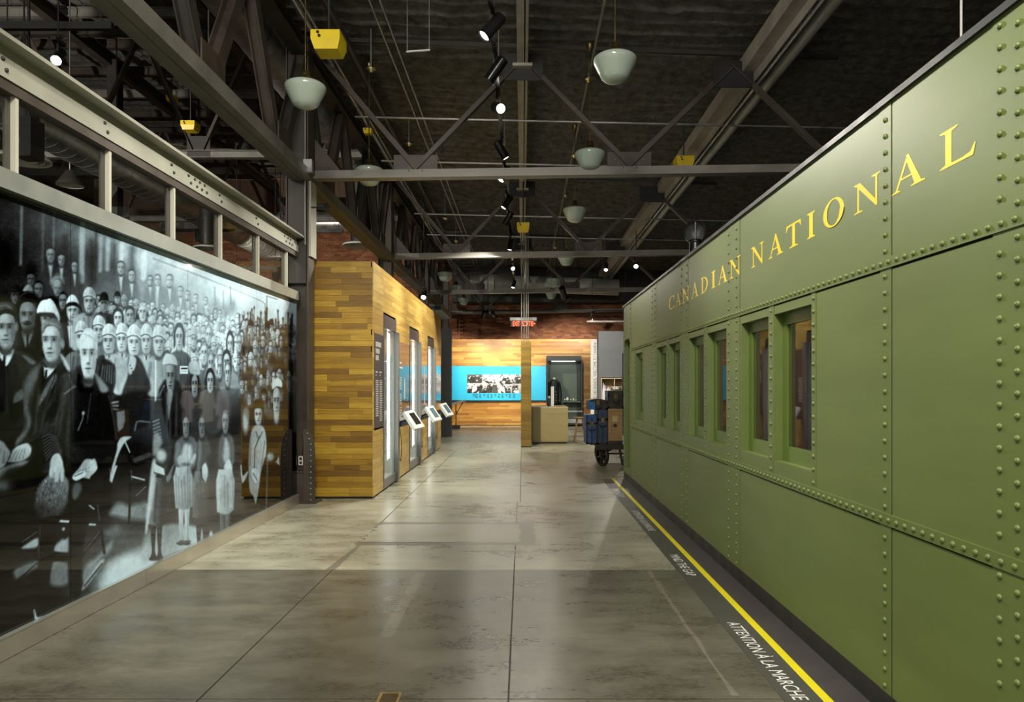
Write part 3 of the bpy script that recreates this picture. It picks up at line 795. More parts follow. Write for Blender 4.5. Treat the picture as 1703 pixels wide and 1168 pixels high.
for s_, ya, L, xb in (('MIND THE GAP', 10.80, .76, 1.352), ('ATTENTION \u00c0 LA MARCHE', 8.92, 1.22, 1.345), ('MIND THE GAP', 6.60, .72, 1.342), ('ATTENTION \u00c0 LA MARCHE', 4.715, 1.165, 1.335), ('MIND THE GAP', 2.4, .72, 1.33)):
    part('lettering', text_on(MB(), s_, (xb, ya, .0042), (0, -1, 0), (1, 0, 0), L, .083), M['print_white'], mt, label='white capitals ' + s_)

# ================================================================== photo mural: a black and white crowd, painted per vertex on the panels
XM = -2.95
def cr(pts, n=5):
    """closed Catmull-Rom outline through pts"""
    P_ = np.array(pts, float); m = len(P_); out = []
    for i in range(m):
        p0, p1, p2, p3 = P_[i - 1], P_[i], P_[(i + 1) % m], P_[(i + 2) % m]
        for k in range(n):
            t = k / n
            out.append(0.5 * ((2 * p1) + (-p0 + p2) * t + (2 * p0 - 5 * p1 + 4 * p2 - p3) * t * t + (-p0 + 3 * p1 - 3 * p2 + p3) * t ** 3))
    return np.array(out)

class Canvas:
    """grey-tone field sampled at arbitrary picture positions; soft-edged shapes are laid over it in order"""
    def __init__(s, px, py, base): s.x = px; s.y = py; s.t = base.copy()
    def _lay(s, idx, a, tone): s.t[idx] = s.t[idx] * (1 - a) + tone * a
    def _box(s, x0, x1, y0, y1): return np.where((s.x > x0) & (s.x < x1) & (s.y > y0) & (s.y < y1))
    def ell(s, cx, cy, rx, ry, tone, a=1.0, soft=0.25, rot=0.0, grad=0.0):
        m = max(rx, ry) * (1 + soft) + 1
        i = s._box(cx - m, cx + m, cy - m, cy + m)
        dx, dy = s.x[i] - cx, s.y[i] - cy
        c, sn = math.cos(rot), math.sin(rot)
        u, v = (dx * c + dy * sn) / rx, (-dx * sn + dy * c) / ry
        d = np.sqrt(u * u + v * v)
        al = np.clip((1 + soft - d) / (2 * soft + 1e-6), 0, 1) * a
        s._lay(i, al, tone + grad * u)
    def poly(s, pts, tone, a=1.0, soft=1.2, smooth=True, grad=(0, 0)):
        q = cr(pts) if smooth else np.array(pts, float)
        x0, y0 = q.min(0) - soft - 1; x1, y1 = q.max(0) + soft + 1
        i = s._box(x0, x1, y0, y1)
        X_, Y_ = s.x[i], s.y[i]
        if len(X_) == 0: return
        ins = np.zeros(len(X_), bool); dm = np.full(len(X_), 1e9)
        for (ax, ay), (bx, by) in zip(q, np.roll(q, -1, 0)):
            ex, ey = bx - ax, by - ay; L = ex * ex + ey * ey + 1e-9
            t = np.clip(((X_ - ax) * ex + (Y_ - ay) * ey) / L, 0, 1)
            dm = np.minimum(dm, (X_ - ax - t * ex) ** 2 + (Y_ - ay - t * ey) ** 2)
            if ay != by:
                c = ((ay > Y_) != (by > Y_)) & (X_ < ex * (Y_ - ay) / (by - ay) + ax)
                ins ^= c
        d = np.sqrt(dm) * np.where(ins, 1, -1)
        al = np.clip(0.5 + d / (2 * soft), 0, 1) * a
        cx, cy = q.mean(0); w = max(1, (x1 - x0) / 2); h = max(1, (y1 - y0) / 2)
        s._lay(i, al, tone + grad[0] * (X_ - cx) / w + grad[1] * (Y_ - cy) / h)
    def line(s, pts, w, tone, a=1.0, soft=0.8):
        pts = np.array(pts, float)
        x0, y0 = pts.min(0) - w - 2; x1, y1 = pts.max(0) + w + 2
        i = s._box(x0, x1, y0, y1); X_, Y_ = s.x[i], s.y[i]
        if len(X_) == 0: return
        dm = np.full(len(X_), 1e9)
        for (ax, ay), (bx, by) in zip(pts[:-1], pts[1:]):
            ex, ey = bx - ax, by - ay; L = ex * ex + ey * ey + 1e-9
            t = np.clip(((X_ - ax) * ex + (Y_ - ay) * ey) / L, 0, 1)
            dm = np.minimum(dm, (X_ - ax - t * ex) ** 2 + (Y_ - ay - t * ey) ** 2)
        al = np.clip(0.5 + (w / 2 - np.sqrt(dm)) / (2 * soft), 0, 1) * a
        s._lay(i, al, tone)
    def head(s, cx, cy, w, h, tone, hat=None, hair=.12, turn=0.0, lit=-1, detail=1.0, a=1.0, shade=.5, cover=.30):
        """a face centred at cx, cy; turn shifts the features; lit -1 = light from the left; cover = how far the hair or hat comes down"""
        rx, ry = w / 2, h / 2; k = detail
        dk, lt = tone * .45, min(.97, tone * 1.16)
        fx = cx + turn * rx
        # neck, skull, jaw
        s.poly([(cx - rx * .52, cy + ry * .5), (cx + rx * .52, cy + ry * .5), (cx + rx * .56, cy + ry * 1.05), (cx + rx * .1, cy + ry * 1.24), (cx - rx * .56, cy + ry * 1.08)], tone * .52, a, 1.6)
        if hat is None:
            s.poly([(cx - rx * 1.02, cy - ry * .1), (cx - rx * 1.0, cy - ry * .65), (cx - rx * .45, cy - ry * 1.04), (cx + rx * .35, cy - ry * 1.06), (cx + rx * 1.0, cy - ry * .7), (cx + rx * 1.06, cy), (cx + rx * .9, cy + ry * .1), (cx - rx * .9, cy)], hair, a, .9)
        s.poly([(cx - rx * .92, cy - ry * .55), (cx - rx * .4, cy - ry * .80), (cx + rx * .4, cy - ry * .80), (cx + rx * .92, cy - ry * .5), (cx + rx * .93, cy + ry * .1), (cx + rx * .78, cy + ry * .58), (cx + rx * .36, cy + ry * .96), (cx - rx * .30, cy + ry * .97), (cx - rx * .74, cy + ry * .60), (cx - rx * .95, cy + ry * .1)], tone, a, .9)
        s.ell(cx - lit * rx * .80, cy + ry * .15, rx * .50, ry * .95, dk, shade * a, .8)
        s.ell(cx, cy + ry * 1.02, rx * .7, ry * .22, dk * .8, .6 * a, .6)
        s.ell(fx + lit * rx * .12, cy - ry * .48, rx * .5, ry * .22, lt, .6 * a, .8)
        s.ell(fx + lit * rx * .45, cy + ry * .26, rx * .26, ry * .18, lt, .55 * a, .8)
        # brow and eye band, sockets, pupils
        s.ell(fx, cy - ry * .13, rx * .78, ry * .13, tone * .6, .45 * k * a, .7)
        for e_ in (-1, 1):
            ex = fx + e_ * rx * .42
            s.ell(ex, cy - ry * .12, rx * .25, ry * .11, dk, .75 * k * a, .6)
            s.ell(ex, cy - ry * .235, rx * .30, ry * .038, dk * .7, .7 * k * a, .7)
            s.ell(ex - e_ * 0, cy - ry * .10, rx * .17, ry * .055, tone * .85, .5 * k * a, .6)
            s.ell(ex, cy - ry * .105, rx * .085, ry * .055, .04, .85 * k * a, .5)
        s.poly([(fx - rx * .05, cy - ry * .12), (fx + rx * .06, cy - ry * .12), (fx + rx * .12, cy + ry * .26), (fx - rx * .1, cy + ry * .26)], lt, .45 * k * a, rx * .12, False)
        s.ell(fx - lit * rx * .16, cy + ry * .10, rx * .09, ry * .24, dk, .5 * k * a, .8)
        s.ell(fx, cy + ry * .31, rx * .19, ry * .05, dk * .8, .75 * k * a, .7)
        s.ell(fx, cy + ry * .51, rx * .33, ry * .035, dk * .5, .85 * k * a, .6)
        s.ell(fx, cy + ry * .575, rx * .27, ry * .04, tone * .75, .7 * k * a, .6)
        s.ell(fx, cy + ry * .67, rx * .25, ry * .05, dk, .45 * k * a, .8)
        s.ell(fx + lit * rx * .05, cy + ry * .80, rx * .25, ry * .10, lt, .4 * k * a, .7)
        if hat is None and h > 30:
            s.poly([(cx - rx * .95, cy - ry * .35), (cx - rx * .9, cy - ry * .75), (cx - rx * .2, cy - ry * 1.02), (cx + rx * .6, cy - ry * .98), (cx + rx * 1.0, cy - ry * .45), (cx + rx * .92, cy - ry * .2), (cx + rx * .72, cy - ry * .58), (cx + rx * .1, cy - ry * .72), (cx - rx * .55, cy - ry * .66)], hair, a, 1.0)
            for q in range(6): s.line([(cx - rx * (.7 - q * .22), cy - ry * .76), (cx - rx * (.4 - q * .24), cy - ry * (.95 - .01 * q))], 1.1, hair * 1.7 + .04, .5 * a, .6)
        if hat == 'cap':
            c_ = min(.93, tone * 1.08)
            s.poly([(cx - rx * 1.05, cy - ry * .40), (cx - rx * 1.0, cy - ry * .85), (cx - rx * .4, cy - ry * 1.28), (cx + rx * .45, cy - ry * 1.24), (cx + rx * 1.12, cy - ry * .85), (cx + rx * 1.25, cy - ry * .25), (cx + rx * 1.05, cy - ry * .30), (cx + rx * .5, cy - ry * .52), (cx - rx * .5, cy - ry * .55)], c_, a, .9, grad=(.08 * lit, -.06))
            s.ell(cx - lit * rx * .65, cy - ry * .80, rx * .45, ry * .32, c_ * .62, .6 * a, .8)
            for q in (-.35, .15, .6): s.line([(cx + rx * q, cy - ry * 1.22), (cx + rx * (q * 1.6), cy - ry * .58)], .9, c_ * .68, .55 * a, .6)
            s.line([(cx - rx * 1.02, cy - ry * .42), (cx - rx * .3, cy - ry * .55), (cx + rx * .5, cy - ry * .50), (cx + rx * 1.1, cy - ry * .26)], ry * .10, dk * .75, .85 * a, .8)
            s.line([(cx - rx * .98, cy - ry * .52), (cx - rx * .3, cy - ry * .64), (cx + rx * .5, cy - ry * .60), (cx + rx * 1.1, cy - ry * .36)], ry * .06, min(.95, c_ * 1.1), .7 * a, .7)
        elif hat == 'dark':
            s.poly([(cx - rx * 1.0, cy - ry * .55), (cx - rx * .9, cy - ry * 1.15), (cx - rx * .3, cy - ry * 1.35), (cx + rx * .4, cy - ry * 1.34), (cx + rx * .95, cy - ry * 1.1), (cx + rx * 1.05, cy - ry * .5)], .09, a, 1.0, grad=(.05 * lit, -.03))
            s.poly([(cx - rx * 1.6, cy - ry * .30), (cx - rx * .9, cy - ry * .66), (cx, cy - ry * .74), (cx + rx * .9, cy - ry * .66), (cx + rx * 1.55, cy - ry * .28), (cx + rx * .7, cy - ry * .46), (cx - rx * .7, cy - ry * .46)], .055, a, 1.0)
            s.line([(cx - rx * 1.5, cy - ry * .36), (cx - rx * .8, cy - ry * .66), (cx, cy - ry * .75), (cx + rx * .6, cy - ry * .72)], 1.0, .30, .6 * a, .7)
            s.ell(cx, cy - ry * .36, rx * .95, ry * .2, tone * .35, .7 * a, .7)
        elif hat == 'bowler':
            s.poly([(cx - rx * .95, cy - ry * .62), (cx - rx * .75, cy - ry * 1.25), (cx - rx * .1, cy - ry * 1.55), (cx + rx * .6, cy - ry * 1.3), (cx + rx * .95, cy - ry * .62)], min(.9, tone * 1.2), a, 1.0, grad=(.08 * lit, 0))
            s.poly([(cx - rx * 1.55, cy + ry * .05), (cx - rx * 1.35, cy - ry * .45), (cx - rx * .6, cy - ry * .85), (cx + rx * .6, cy - ry * .85), (cx + rx * 1.4, cy - ry * .42), (cx + rx * 1.55, cy + ry * .10), (cx + rx * 1.1, cy - ry * .30), (cx, cy - ry * .52), (cx - rx * 1.1, cy - ry * .32)], .10, a, .9)
            s.line([(cx - rx * 1.45, cy - ry * .30), (cx - rx * .6, cy - ry * .84), (cx + rx * .6, cy - ry * .84), (cx + rx * 1.4, cy - ry * .36)], 1.0, .5, .6 * a, .6)
        elif hat == 'hood':
            s.poly([(cx - rx * 1.25, cy + ry * .75), (cx - rx * 1.3, cy - ry * .3), (cx - rx * .7, cy - ry * 1.02), (cx + rx * .6, cy - ry * 1.05), (cx + rx * 1.3, cy - ry * .35), (cx + rx * 1.25, cy + ry * .7), (cx + rx * .86, cy + ry * .4), (cx + rx * .84, cy - ry * .35), (cx + rx * .3, cy - ry * .72), (cx - rx * .4, cy - ry * .70), (cx - rx * .86, cy - ry * .3), (cx - rx * .85, cy + ry * .4)], tone * .30, a, 1.0)

def A_(x, y): return (x / 5.84, 400 + y / 5.84)
def B_(x, y): return (x / 5.308, 580 + y / 5.308)
def C_(x, y): return (x / 3.892, 780 + y / 3.892)
def D_(x, y): return (200 + x / 5.31, 400 + y / 5.31)
def E_(x, y): return (200 + x / 5.494, 600 + y / 5.494)
def F_(x, y): return (200 + x / 5.494, 760 + y / 5.494)
def tr(fn, *xy): return [fn(xy[i], xy[i + 1]) for i in range(0, len(xy), 2)]

def fbm(x, y, seed, octaves=4):
    """smooth value noise on arbitrary points, 0..1"""
    rng = np.random.RandomState(seed); tot = np.zeros_like(x); amp = 1.0; nrm = 0
    for o in range(octaves):
        g = rng.rand(97, 97)
        xi = np.floor(x).astype(int); yi = np.floor(y).astype(int); fx = x - xi; fy = y - yi
        fx = fx * fx * (3 - 2 * fx); fy = fy * fy * (3 - 2 * fy)
        a = g[yi % 97, xi % 97]; b = g[yi % 97, (xi + 1) % 97]; c = g[(yi + 1) % 97, xi % 97]; d = g[(yi + 1) % 97, (xi + 1) % 97]
        tot += amp * ((a * (1 - fx) + b * fx) * (1 - fy) + (c * (1 - fx) + d * fx) * fy); nrm += amp
        amp *= .55; x = x * 2.03 + 7.1; y = y * 2.03 + 3.7
    return tot / nrm

def paint(px, py):
    cps = np.array([(-80, 330, .12), (0, 330, .14), (40, 345, .20), (80, 360, .27), (118, 372, .34), (150, 385, .44), (180, 392, .42), (210, 410, .62), (240, 425, .68), (290, 440, .72), (350, 455, .78), (410, 475, .82), (455, 490, .84), (495, 505, .8),
                    (0, 420, .07), (30, 430, .10), (60, 430, .18), (90, 440, .15), (120, 440, .22), (150, 430, .25), (180, 450, .30), (205, 470, .38), (240, 480, .50), (280, 500, .55), (340, 510, .62), (400, 530, .70), (440, 540, .76), (470, 550, .76),
                    (0, 520, .08), (60, 520, .10), (120, 540, .28), (180, 540, .42), (240, 560, .56), (300, 580, .58), (360, 600, .52), (420, 610, .32), (470, 620, .26),
                    (0, 640, .06), (60, 660, .08), (130, 680, .07), (190, 660, .22), (240, 660, .32), (300, 680, .25), (350, 700, .22), (400, 720, .13), (460, 720, .10),
                    (0, 760, .05), (80, 780, .06), (160, 760, .06), (220, 760, .08), (260, 790, .14), (330, 780, .18), (400, 800, .06), (460, 800, .04),
                    (0, 860, .04), (60, 880, .05), (120, 850, .07), (170, 850, .10), (220, 850, .20), (280, 860, .18), (340, 860, .16), (400, 850, .05), (470, 830, .04),
                    (0, 960, .035), (40, 960, .05), (100, 950, .10), (150, 920, .26), (200, 900, .34), (250, 930, .55), (300, 900, .4), (60, 1040, .05), (0, 1060, .04), (130, 985, .22), (180, 970, .55), (95, 1010, .07)])
    num = np.zeros_like(px); den = np.zeros_like(px)
    for x, y, t in cps:
        w = 1 / (((px - x) / 1.0) ** 2 + ((py - y) / 1.2) ** 2 + 60) ** 1.5
        num += w * t; den += w
    c = Canvas(px, py, num / den)
    r = random.Random(11)
    P_ = c.poly; L_ = c.line
    # hall windows, posts, hanging wires
    for x, w, t, y0, y1 in ((36, 3.4, .50, 345, 440), (72, 2.6, .36, 350, 450), (90, 3, .42, 345, 430), (137, 9, .58, 372, 468), (168, 6, .55, 395, 450), (180, 7, .60, 398, 448), (203, 7, .74, 405, 440), (240, 9, .80, 422, 462), (160, 2, .2, 385, 470)):
        L_([(x, y0), (x - 1.5, y1)], w, t, .75, 2.2)
    for x, w in ((55, 12), (108, 10), (153, 12), (190, 6), (220, 10)): L_([(x, 380 + x * .15), (x, 470)], w, .13, .5, 5)
    L_([(255, 430), (330, 458), (400, 486), (435, 501), (441, 506), (442, 560)], 2.2, .46, .85, 1.0)
    L_(tr(D_, 1295, 490, 1295, 800), 1.6, .25, .8); L_(tr(D_, 1295, 492, 1385, 520), 1.6, .25, .8); L_(tr(D_, 1065, 380, 1070, 470), 1.0, .45, .8)
    c.ell(390, 488, 46, 13, .97, .40, .9)
    c.ell(7, 432, 14, 26, .03, .85, .4); c.ell(52, 452, 9, 15, .05, .8, .4)
    # dark standing men at the back with white shirt fronts
    for x, y, s in ((84, 436, 1.25), (102, 442, 1.0), (124, 452, .9), (201, 456, 1.1), (219, 468, 1.0), (250, 474, .8), (262, 474, .9), (282, 476, 1.0), (300, 492, .8), (312, 498, .75), (325, 503, .7), (342, 506, .6)):
        P_([(x - 13 * s, y + 64 * s), (x - 12 * s, y + 12 * s), (x - 5 * s, y + 2), (x + 6 * s, y + 2), (x + 13 * s, y + 14 * s), (x + 14 * s, y + 64 * s)], .10 + .0011 * x, .75, 3.5)
        P_([(x - 3.2 * s, y + 2), (x + 3.2 * s, y + 2), (x + .5, y + 26 * s)], .55 + .0011 * x, .75, 1.5, False)
        c.head(x, y - 9 * s, 11 * s, 21 * s, .36 + .0011 * x, hair=.14 + .0005 * x, detail=.5, a=.85)
    c.ell(96, 470, 9, 12, .52, .75, .5); c.ell(262, 436 + 42, 3, 3, .7, .8, .5)
    P_(tr(D_, 310, 450, 335, 450, 335, 620, 315, 620), .72, .7, 1.5, False)
    # rows of distant heads, softer and paler to the middle
    for row in range(11):
        f = row / 10
        x = 152 + 5 * (row % 2)
        while x < 494:
            g = max(0.0, (x - 100) / 390)
            y = 497 + 88 * f + g * (52 - 30 * f) + r.uniform(-4, 4)
            if row == 0: y += r.uniform(-10, 4)
            w = (9.5 + 7.0 * f) * (1 - .45 * g) * r.uniform(.85, 1.12); h = w * (1.85 + 1.0 * g)
            if x < 250 and y > 543: x += 14; continue
            tone = min(.88, (.45 + .33 * min(1, g * 2.0) + .06 * f) * r.uniform(.82, 1.08))
            if x > 400: tone = min(.74, tone * r.uniform(.75, .95))
            body = tone * (r.choice((.40, .55, .7, .8)) if x < 395 else r.choice((.16, .25, .4, .6)))
            P_([(x - w * 1.0, y + h * 1.3), (x - w * .85, y + h * .66), (x - w * .2, y + h * .46), (x + w * .2, y + h * .46), (x + w * .9, y + h * .7), (x + w * 1.0, y + h * 1.3)], body, .75, 2.2)
            c.head(x, y, w, h, tone, r.choice((None, 'cap', 'cap', None, 'hood', 'dark' if x < 260 or x > 400 else 'cap')), hair=tone * .45, turn=r.uniform(-.2, .2), detail=.75, a=.85, shade=.4)
            x += w * r.uniform(1.0, 1.4)
    # hats and arms raised at the far end
    for k in range(22):
        x = 398 + k * 4.2 + r.uniform(-2, 2); y = 516 + r.uniform(-4, 26)
        L_([(x, y), (x + r.uniform(-2, 2), y + 44)], r.uniform(1.4, 3.4), r.choice((.16, .24, .34)), .8, 1.0)
        c.ell(x, y, 1.6, 3.0, .28, .8, .5)
    for x, y in ((357, 478), (383, 476), (371, 484)): L_([(x, y), (x + 1, y + 30)], 2.2, .35, .6, 1.2); c.ell(x + 3, y + 34, 7, 14, .38, .6, .6)
    for k in range(95):
        x = r.uniform(396, 496); y = r.uniform(545, 668)
        c.head(x, y, r.uniform(5, 8), r.uniform(17, 25), r.uniform(.42, .70), r.choice((None, 'cap', 'hood', 'dark', 'cap')), hair=.11, detail=.8, a=.92)
        c.ell(x + 2, y + 21, 6, 10, r.choice((.08, .14, .24, .4)), .65, .5)
    def man(x, y, w, h, tone, hat, coat, sh=1.5, hair=.1, turn=0.0, detail=1.0, lit=-1, collar=True, down=60, shade=.5):
        P_([(x - w * sh, y + h * .5 + down), (x - w * sh * .95, y + h * .76), (x - w * .35, y + h * .46), (x + w * .35, y + h * .46), (x + w * sh * .95, y + h * .78), (x + w * sh, y + h * .5 + down)], coat, 1, 1.6, grad=(-.25 * coat, .0))
        for k in range(5):
            q = r.uniform(-.9, .9) * sh * w; L_([(x + q * .6, y + h * .7), (x + q, y + h * .5 + down)], r.uniform(1.2, 3), coat * r.choice((.55, .7, 1.4)), .5, 1.4)
        c.head(x, y, w, h, tone, hat, hair, turn, lit, detail, shade=shade)
        if collar:
            P_([(x - w * .40, y + h * .44), (x + w * .36, y + h * .44), (x + w * .05, y + h * .95), (x - w * .1, y + h * .95)], min(.85, tone * 1.05), .85, 1.2, False)
            P_([(x - w * .06, y + h * .52), (x + w * .08, y + h * .52), (x + w * .07, y + h * .98), (x - w * .07, y + h * .98)], .08, .85, .9, False)
            c.ell(x, y + h * .47, w * .3, h * .05, tone * .4, .6, .6)
    # back row, near end
    man(*A_(150, 540), 15, 28, .34, 'dark', .05, collar=False)
    man(*A_(300, 380), 13, 22, .30, None, .06, collar=False, hair=.05)
    man(*A_(375, 480), 15, 28, .34, None, .07, collar=False, hair=.05)
    man(*A_(560, 470), 15, 26, .40, 'dark', .06, collar=False); c.ell(*A_(550, 410), 9, 8, .58, .8, .5)
    man(*A_(610, 590), 13, 28, .42, None, .09, collar=False, hair=.06)
    man(*A_(705, 690), 20, 36, .62, 'bowler', .17, 1.4, turn=.0)
    P_(tr(A_, 655, 830, 720, 830, 700, 1040, 680, 1040), .78, .9, 1.5, False)
    man(*A_(865, 600), 18, 38, .56, 'cap', .50, 1.5, collar=False, shade=.6)
    man(*A_(1010, 620), 12, 30, .45, 'dark', .22, collar=False)
    man(*A_(1145, 760), 15, 32, .74, 'hood', .42, collar=False)
    man(*A_(1262, 735), 14, 32, .58, None, .36, collar=False, hair=.18)
    man(*A_(1385, 700), 13, 32, .70, None, .5, collar=False, hair=.5)
    man(*A_(268, 735), 28, 56, .44, 'none', .11, 1.35, shade=.75)
    P_(tr(A_, 155, 650, 170, 580, 215, 515, 275, 490, 335, 500, 385, 560, 400, 620, 390, 660, 330, 590, 260, 570, 210, 600, 185, 690), .055, 1, 1.2)
    P_(tr(A_, 225, 490, 250, 440, 280, 428, 310, 455, 320, 495, 270, 490), .46, 1, 1.5, grad=(-.15, 0)); L_(tr(A_, 170, 590, 215, 525, 275, 500, 335, 510, 380, 560), 1.3, .36, .6)
    c.ell(*A_(262, 805), 7, 3, .10, .8, .6); c.ell(*A_(270, 880), 12, 8, .16, .7, .6)
    man(*A_(470, 770), 26, 46, .50, 'none', .10, 1.2, collar=False, shade=.5)
    P_(tr(A_, 358, 690, 372, 640, 405, 588, 455, 575, 485, 566, 520, 600, 560, 680, 580, 740, 575, 790, 545, 740, 520, 705, 440, 705, 370, 712), .80, 1, 1.0, grad=(-.14, -.08))
    P_(tr(A_, 365, 705, 440, 698, 520, 708, 560, 760, 530, 760, 440, 735, 380, 740), .16, .9, 1.5); L_(tr(A_, 420, 600, 440, 690), 1.2, .6, .6); L_(tr(A_, 500, 590, 540, 690), 1.6, .55, .6)
    man(*A_(960, 880), 18, 40, .70, 'cap', .48, collar=False)
    man(*A_(790, 950), 19, 44, .66, 'cap', .38, 1.5, collar=False)
    man(*A_(1060, 985), 21, 46, .72, 'cap', .20, 1.7, turn=-.15)
    man(*A_(1185, 970), 18, 44, .76, 'cap', .58, 1.4, turn=-.1)
    man(*A_(1300, 1000), 21, 48, .78, 'cap', .62, 1.5, turn=.05)
    man(*A_(1420, 985), 17, 46, .72, 'cap', .60, 1.4)
    man(*D_(340, 910), 19, 46, .70, 'cap', .58, 1.5, turn=.1, collar=False)
    man(*D_(520, 860), 14, 46, .70, 'hood', .34, 1.4, collar=False)
    for x, y, w, h, t, hh in ((650, 880, 10, 34, .68, 'cap'), (780, 840, 10, 36, .70, None), (740, 1000, 12, 40, .74, None), (880, 1040, 11, 42, .70, None), (970, 920, 10, 42, .70, 'hood'), (1050, 910, 8, 30, .62, None), (830, 940, 9, 28, .66, 'cap'), (940, 1080, 12, 40, .68, 'hood'), (800, 1090, 10, 44, .66, None)):
        c.head(*D_(x, y), w, h, t, hh, hair=.38, detail=.9, a=.95)
    # middle distance coats: jacketed boys, dark lapels
    P_(tr(B_, 850, 130, 900, 95, 960, 100, 1020, 160, 1030, 260, 1000, 380, 960, 460, 880, 420, 850, 260), .17, .95, 2)
    for k in range(8): L_(tr(B_, 870 + k * 20, 150, 850 + k * 22, 240 + k * 12), 1.5, r.choice((.4, .5, .08)), .65, .8)
    P_(tr(B_, 1040, 60, 1110, 100, 1130, 160, 1080, 300, 1040, 380, 1020, 250), .60, .9, 2)
    P_(tr(B_, 1130, 90, 1200, 60, 1250, 110, 1300, 230, 1320, 380, 1100, 440, 1080, 380, 1130, 230), .22, .95, 2); P_(tr(B_, 1150, 60, 1200, 90, 1190, 170, 1150, 230, 1130, 180), .72, .9, 1.5)
    for k in range(3): c.ell(*B_(1150 + k * 12, 150 + k * 26), 1.2, 1.4, .15, .8)
    P_(tr(B_, 980, 500, 1040, 420, 1120, 400, 1180, 380, 1310, 400, 1320, 640, 1250, 700, 1130, 760, 1040, 800), .12, .9, 3)
    for k in range(3): L_(tr(B_, 985, 480 + k * 26, 1040, 470 + k * 34), 3.2, .62 - .1 * k, .8, 1.2)
    P_(tr(B_, 1030, 560, 1100, 545, 1105, 640, 1090, 700, 1040, 740), .46, .9, 1.2, False); P_(tr(B_, 1100, 660, 1180, 560, 1260, 535, 1310, 560, 1310, 640, 1200, 650, 1130, 760), .13, .9, 2); L_(tr(B_, 1190, 720, 1205, 650, 1230, 640, 1320, 650), 3, .42, .8, 1.2)
    # tall man with the pale hat, women beside him
    P_(tr(E_, 330, 700, 345, 330, 370, 230, 420, 170, 520, 180, 560, 260, 590, 330, 600, 480, 560, 700, 430, 720), .15, .95, 2)
    for k in range(7): L_(tr(E_, 365 + k * 30, 300, 370 + k * 28, 680), r.uniform(1.4, 3), r.choice((.06, .30, .34)), .6, 1.0)
    c.head(*E_(458, 150), 15, 56, .52, 'none', detail=1.1, shade=.6); P_(tr(E_, 390, 45, 400, -30, 430, -60, 480, -55, 510, -20, 520, 45, 460, 30), .72, 1, 1.3, grad=(-.12, 0)); L_(tr(E_, 392, 42, 450, 32, 520, 46), 1.4, .3, .8)
    P_(tr(E_, 430, 290, 480, 290, 460, 420, 440, 540), .55, .8, 1.6); L_(tr(E_, 340, 350, 400, 230), 3, .48, .7, 1.2)
    P_(tr(E_, 560, 380, 600, 200, 640, 130, 700, 140, 740, 230, 760, 380, 740, 640, 600, 640), .22, .9, 2.5); c.head(*E_(680, 220), 12, 44, .5, 'hood'); P_(tr(E_, 640, 10, 700, 10, 730, 80, 720, 130, 650, 120, 625, 70), .66, .9, 1.5)
    P_(tr(E_, 545, 50, 620, 50, 620, 120, 545, 120), .92, 1, .7, False); 
    for k in range(4): L_(tr(E_, 560 + k * 14, 72, 568 + k * 14, 72), 2.6, .08, .95, .5)
    L_(tr(E_, 556, 98, 608, 98), 1.2, .45, .9, .5)
    P_(tr(E_, 760, 240, 780, 150, 820, 90, 880, 150, 910, 240, 920, 620, 780, 620), .26, .85, 2.5); c.head(*E_(822, 190), 12, 40, .62, 'hood'); c.head(*E_(980, 120), 9, 44, .64, None, hair=.3); c.head(*E_(910, 60), 8, 40, .62, None, hair=.4)
    L_(tr(E_, 323, 0, 323, 365), 2.0, .92, .95, .7)
    # bright floor, shadows, chair legs
    P_(tr(C_, 710, 290, 760, 220, 830, 235, 900, 225, 960, 215, 960, 320, 880, 330, 760, 310), .60, .9, 5)
    P_(tr(C_, 660, 760, 700, 640, 760, 580, 860, 545, 1000, 500, 1010, 620, 860, 700, 740, 760), .90, .95, 9)
    P_(tr(F_, 330, 640, 720, 640, 730, 800, 560, 860, 330, 920), .78, .9, 4); P_(tr(F_, 240, 700, 330, 680, 320, 900, 200, 960), .72, .8, 6)
    P_(tr(C_, 530, 700, 560, 620, 640, 560, 720, 470, 720, 520, 640, 600, 560, 740), .56, .9, 4)
    P_(tr(C_, 530, 770, 640, 605, 670, 605, 560, 760), .72, .9, 2.5); P_(tr(C_, 350, 500, 440, 440, 450, 540, 350, 535), .66, .9, 3)
    P_(tr(C_, 335, 605, 445, 608, 445, 740, 330, 750), .50, .85, 4); P_(tr(C_, 95, 650, 240, 590, 240, 640, 140, 700, 100, 710), .50, .8, 4); P_(tr(C_, 140, 510, 245, 445, 250, 500, 180, 518), .68, .9, 2.5)
    P_(tr(C_, 680, 400, 760, 370, 770, 420, 700, 450), .42, .8, 5)
    P_(tr(C_, 95, 515, 450, 545, 448, 605, 100, 580), .05, .95, 1.5, False); L_(tr(C_, 150, 470, 245, 405), 1.3, .5, .8); L_(tr(C_, 100, 735, 240, 610), 1.8, .05, .9)
    L_(tr(C_, 545, 760, 660, 615), 2.2, .12, .85, 1.2); L_(tr(C_, 535, 550, 655, 400), 7, .16, .9, 1.4); L_(tr(C_, 535, 545, 655, 395), 1.4, .5, .6)
    L_(tr(C_, 620, 230, 650, 360, 675, 545), 4.6, .10, .95, 1.0); L_(tr(C_, 632, 235, 645, 340), 1.4, .5, .7); L_(tr(C_, 385, 338, 442, 342), 3.4, .86, .95); L_(tr(C_, 580, 360, 615, 362), 3, .8, .9); L_(tr(C_, 575, 235, 608, 260), 2.4, .8, .8)
    c.ell(*C_(420, 420), 5, 9, .06, .9, .4); c.ell(*C_(411, 390), 2.5, 3, .75, .8, .5)
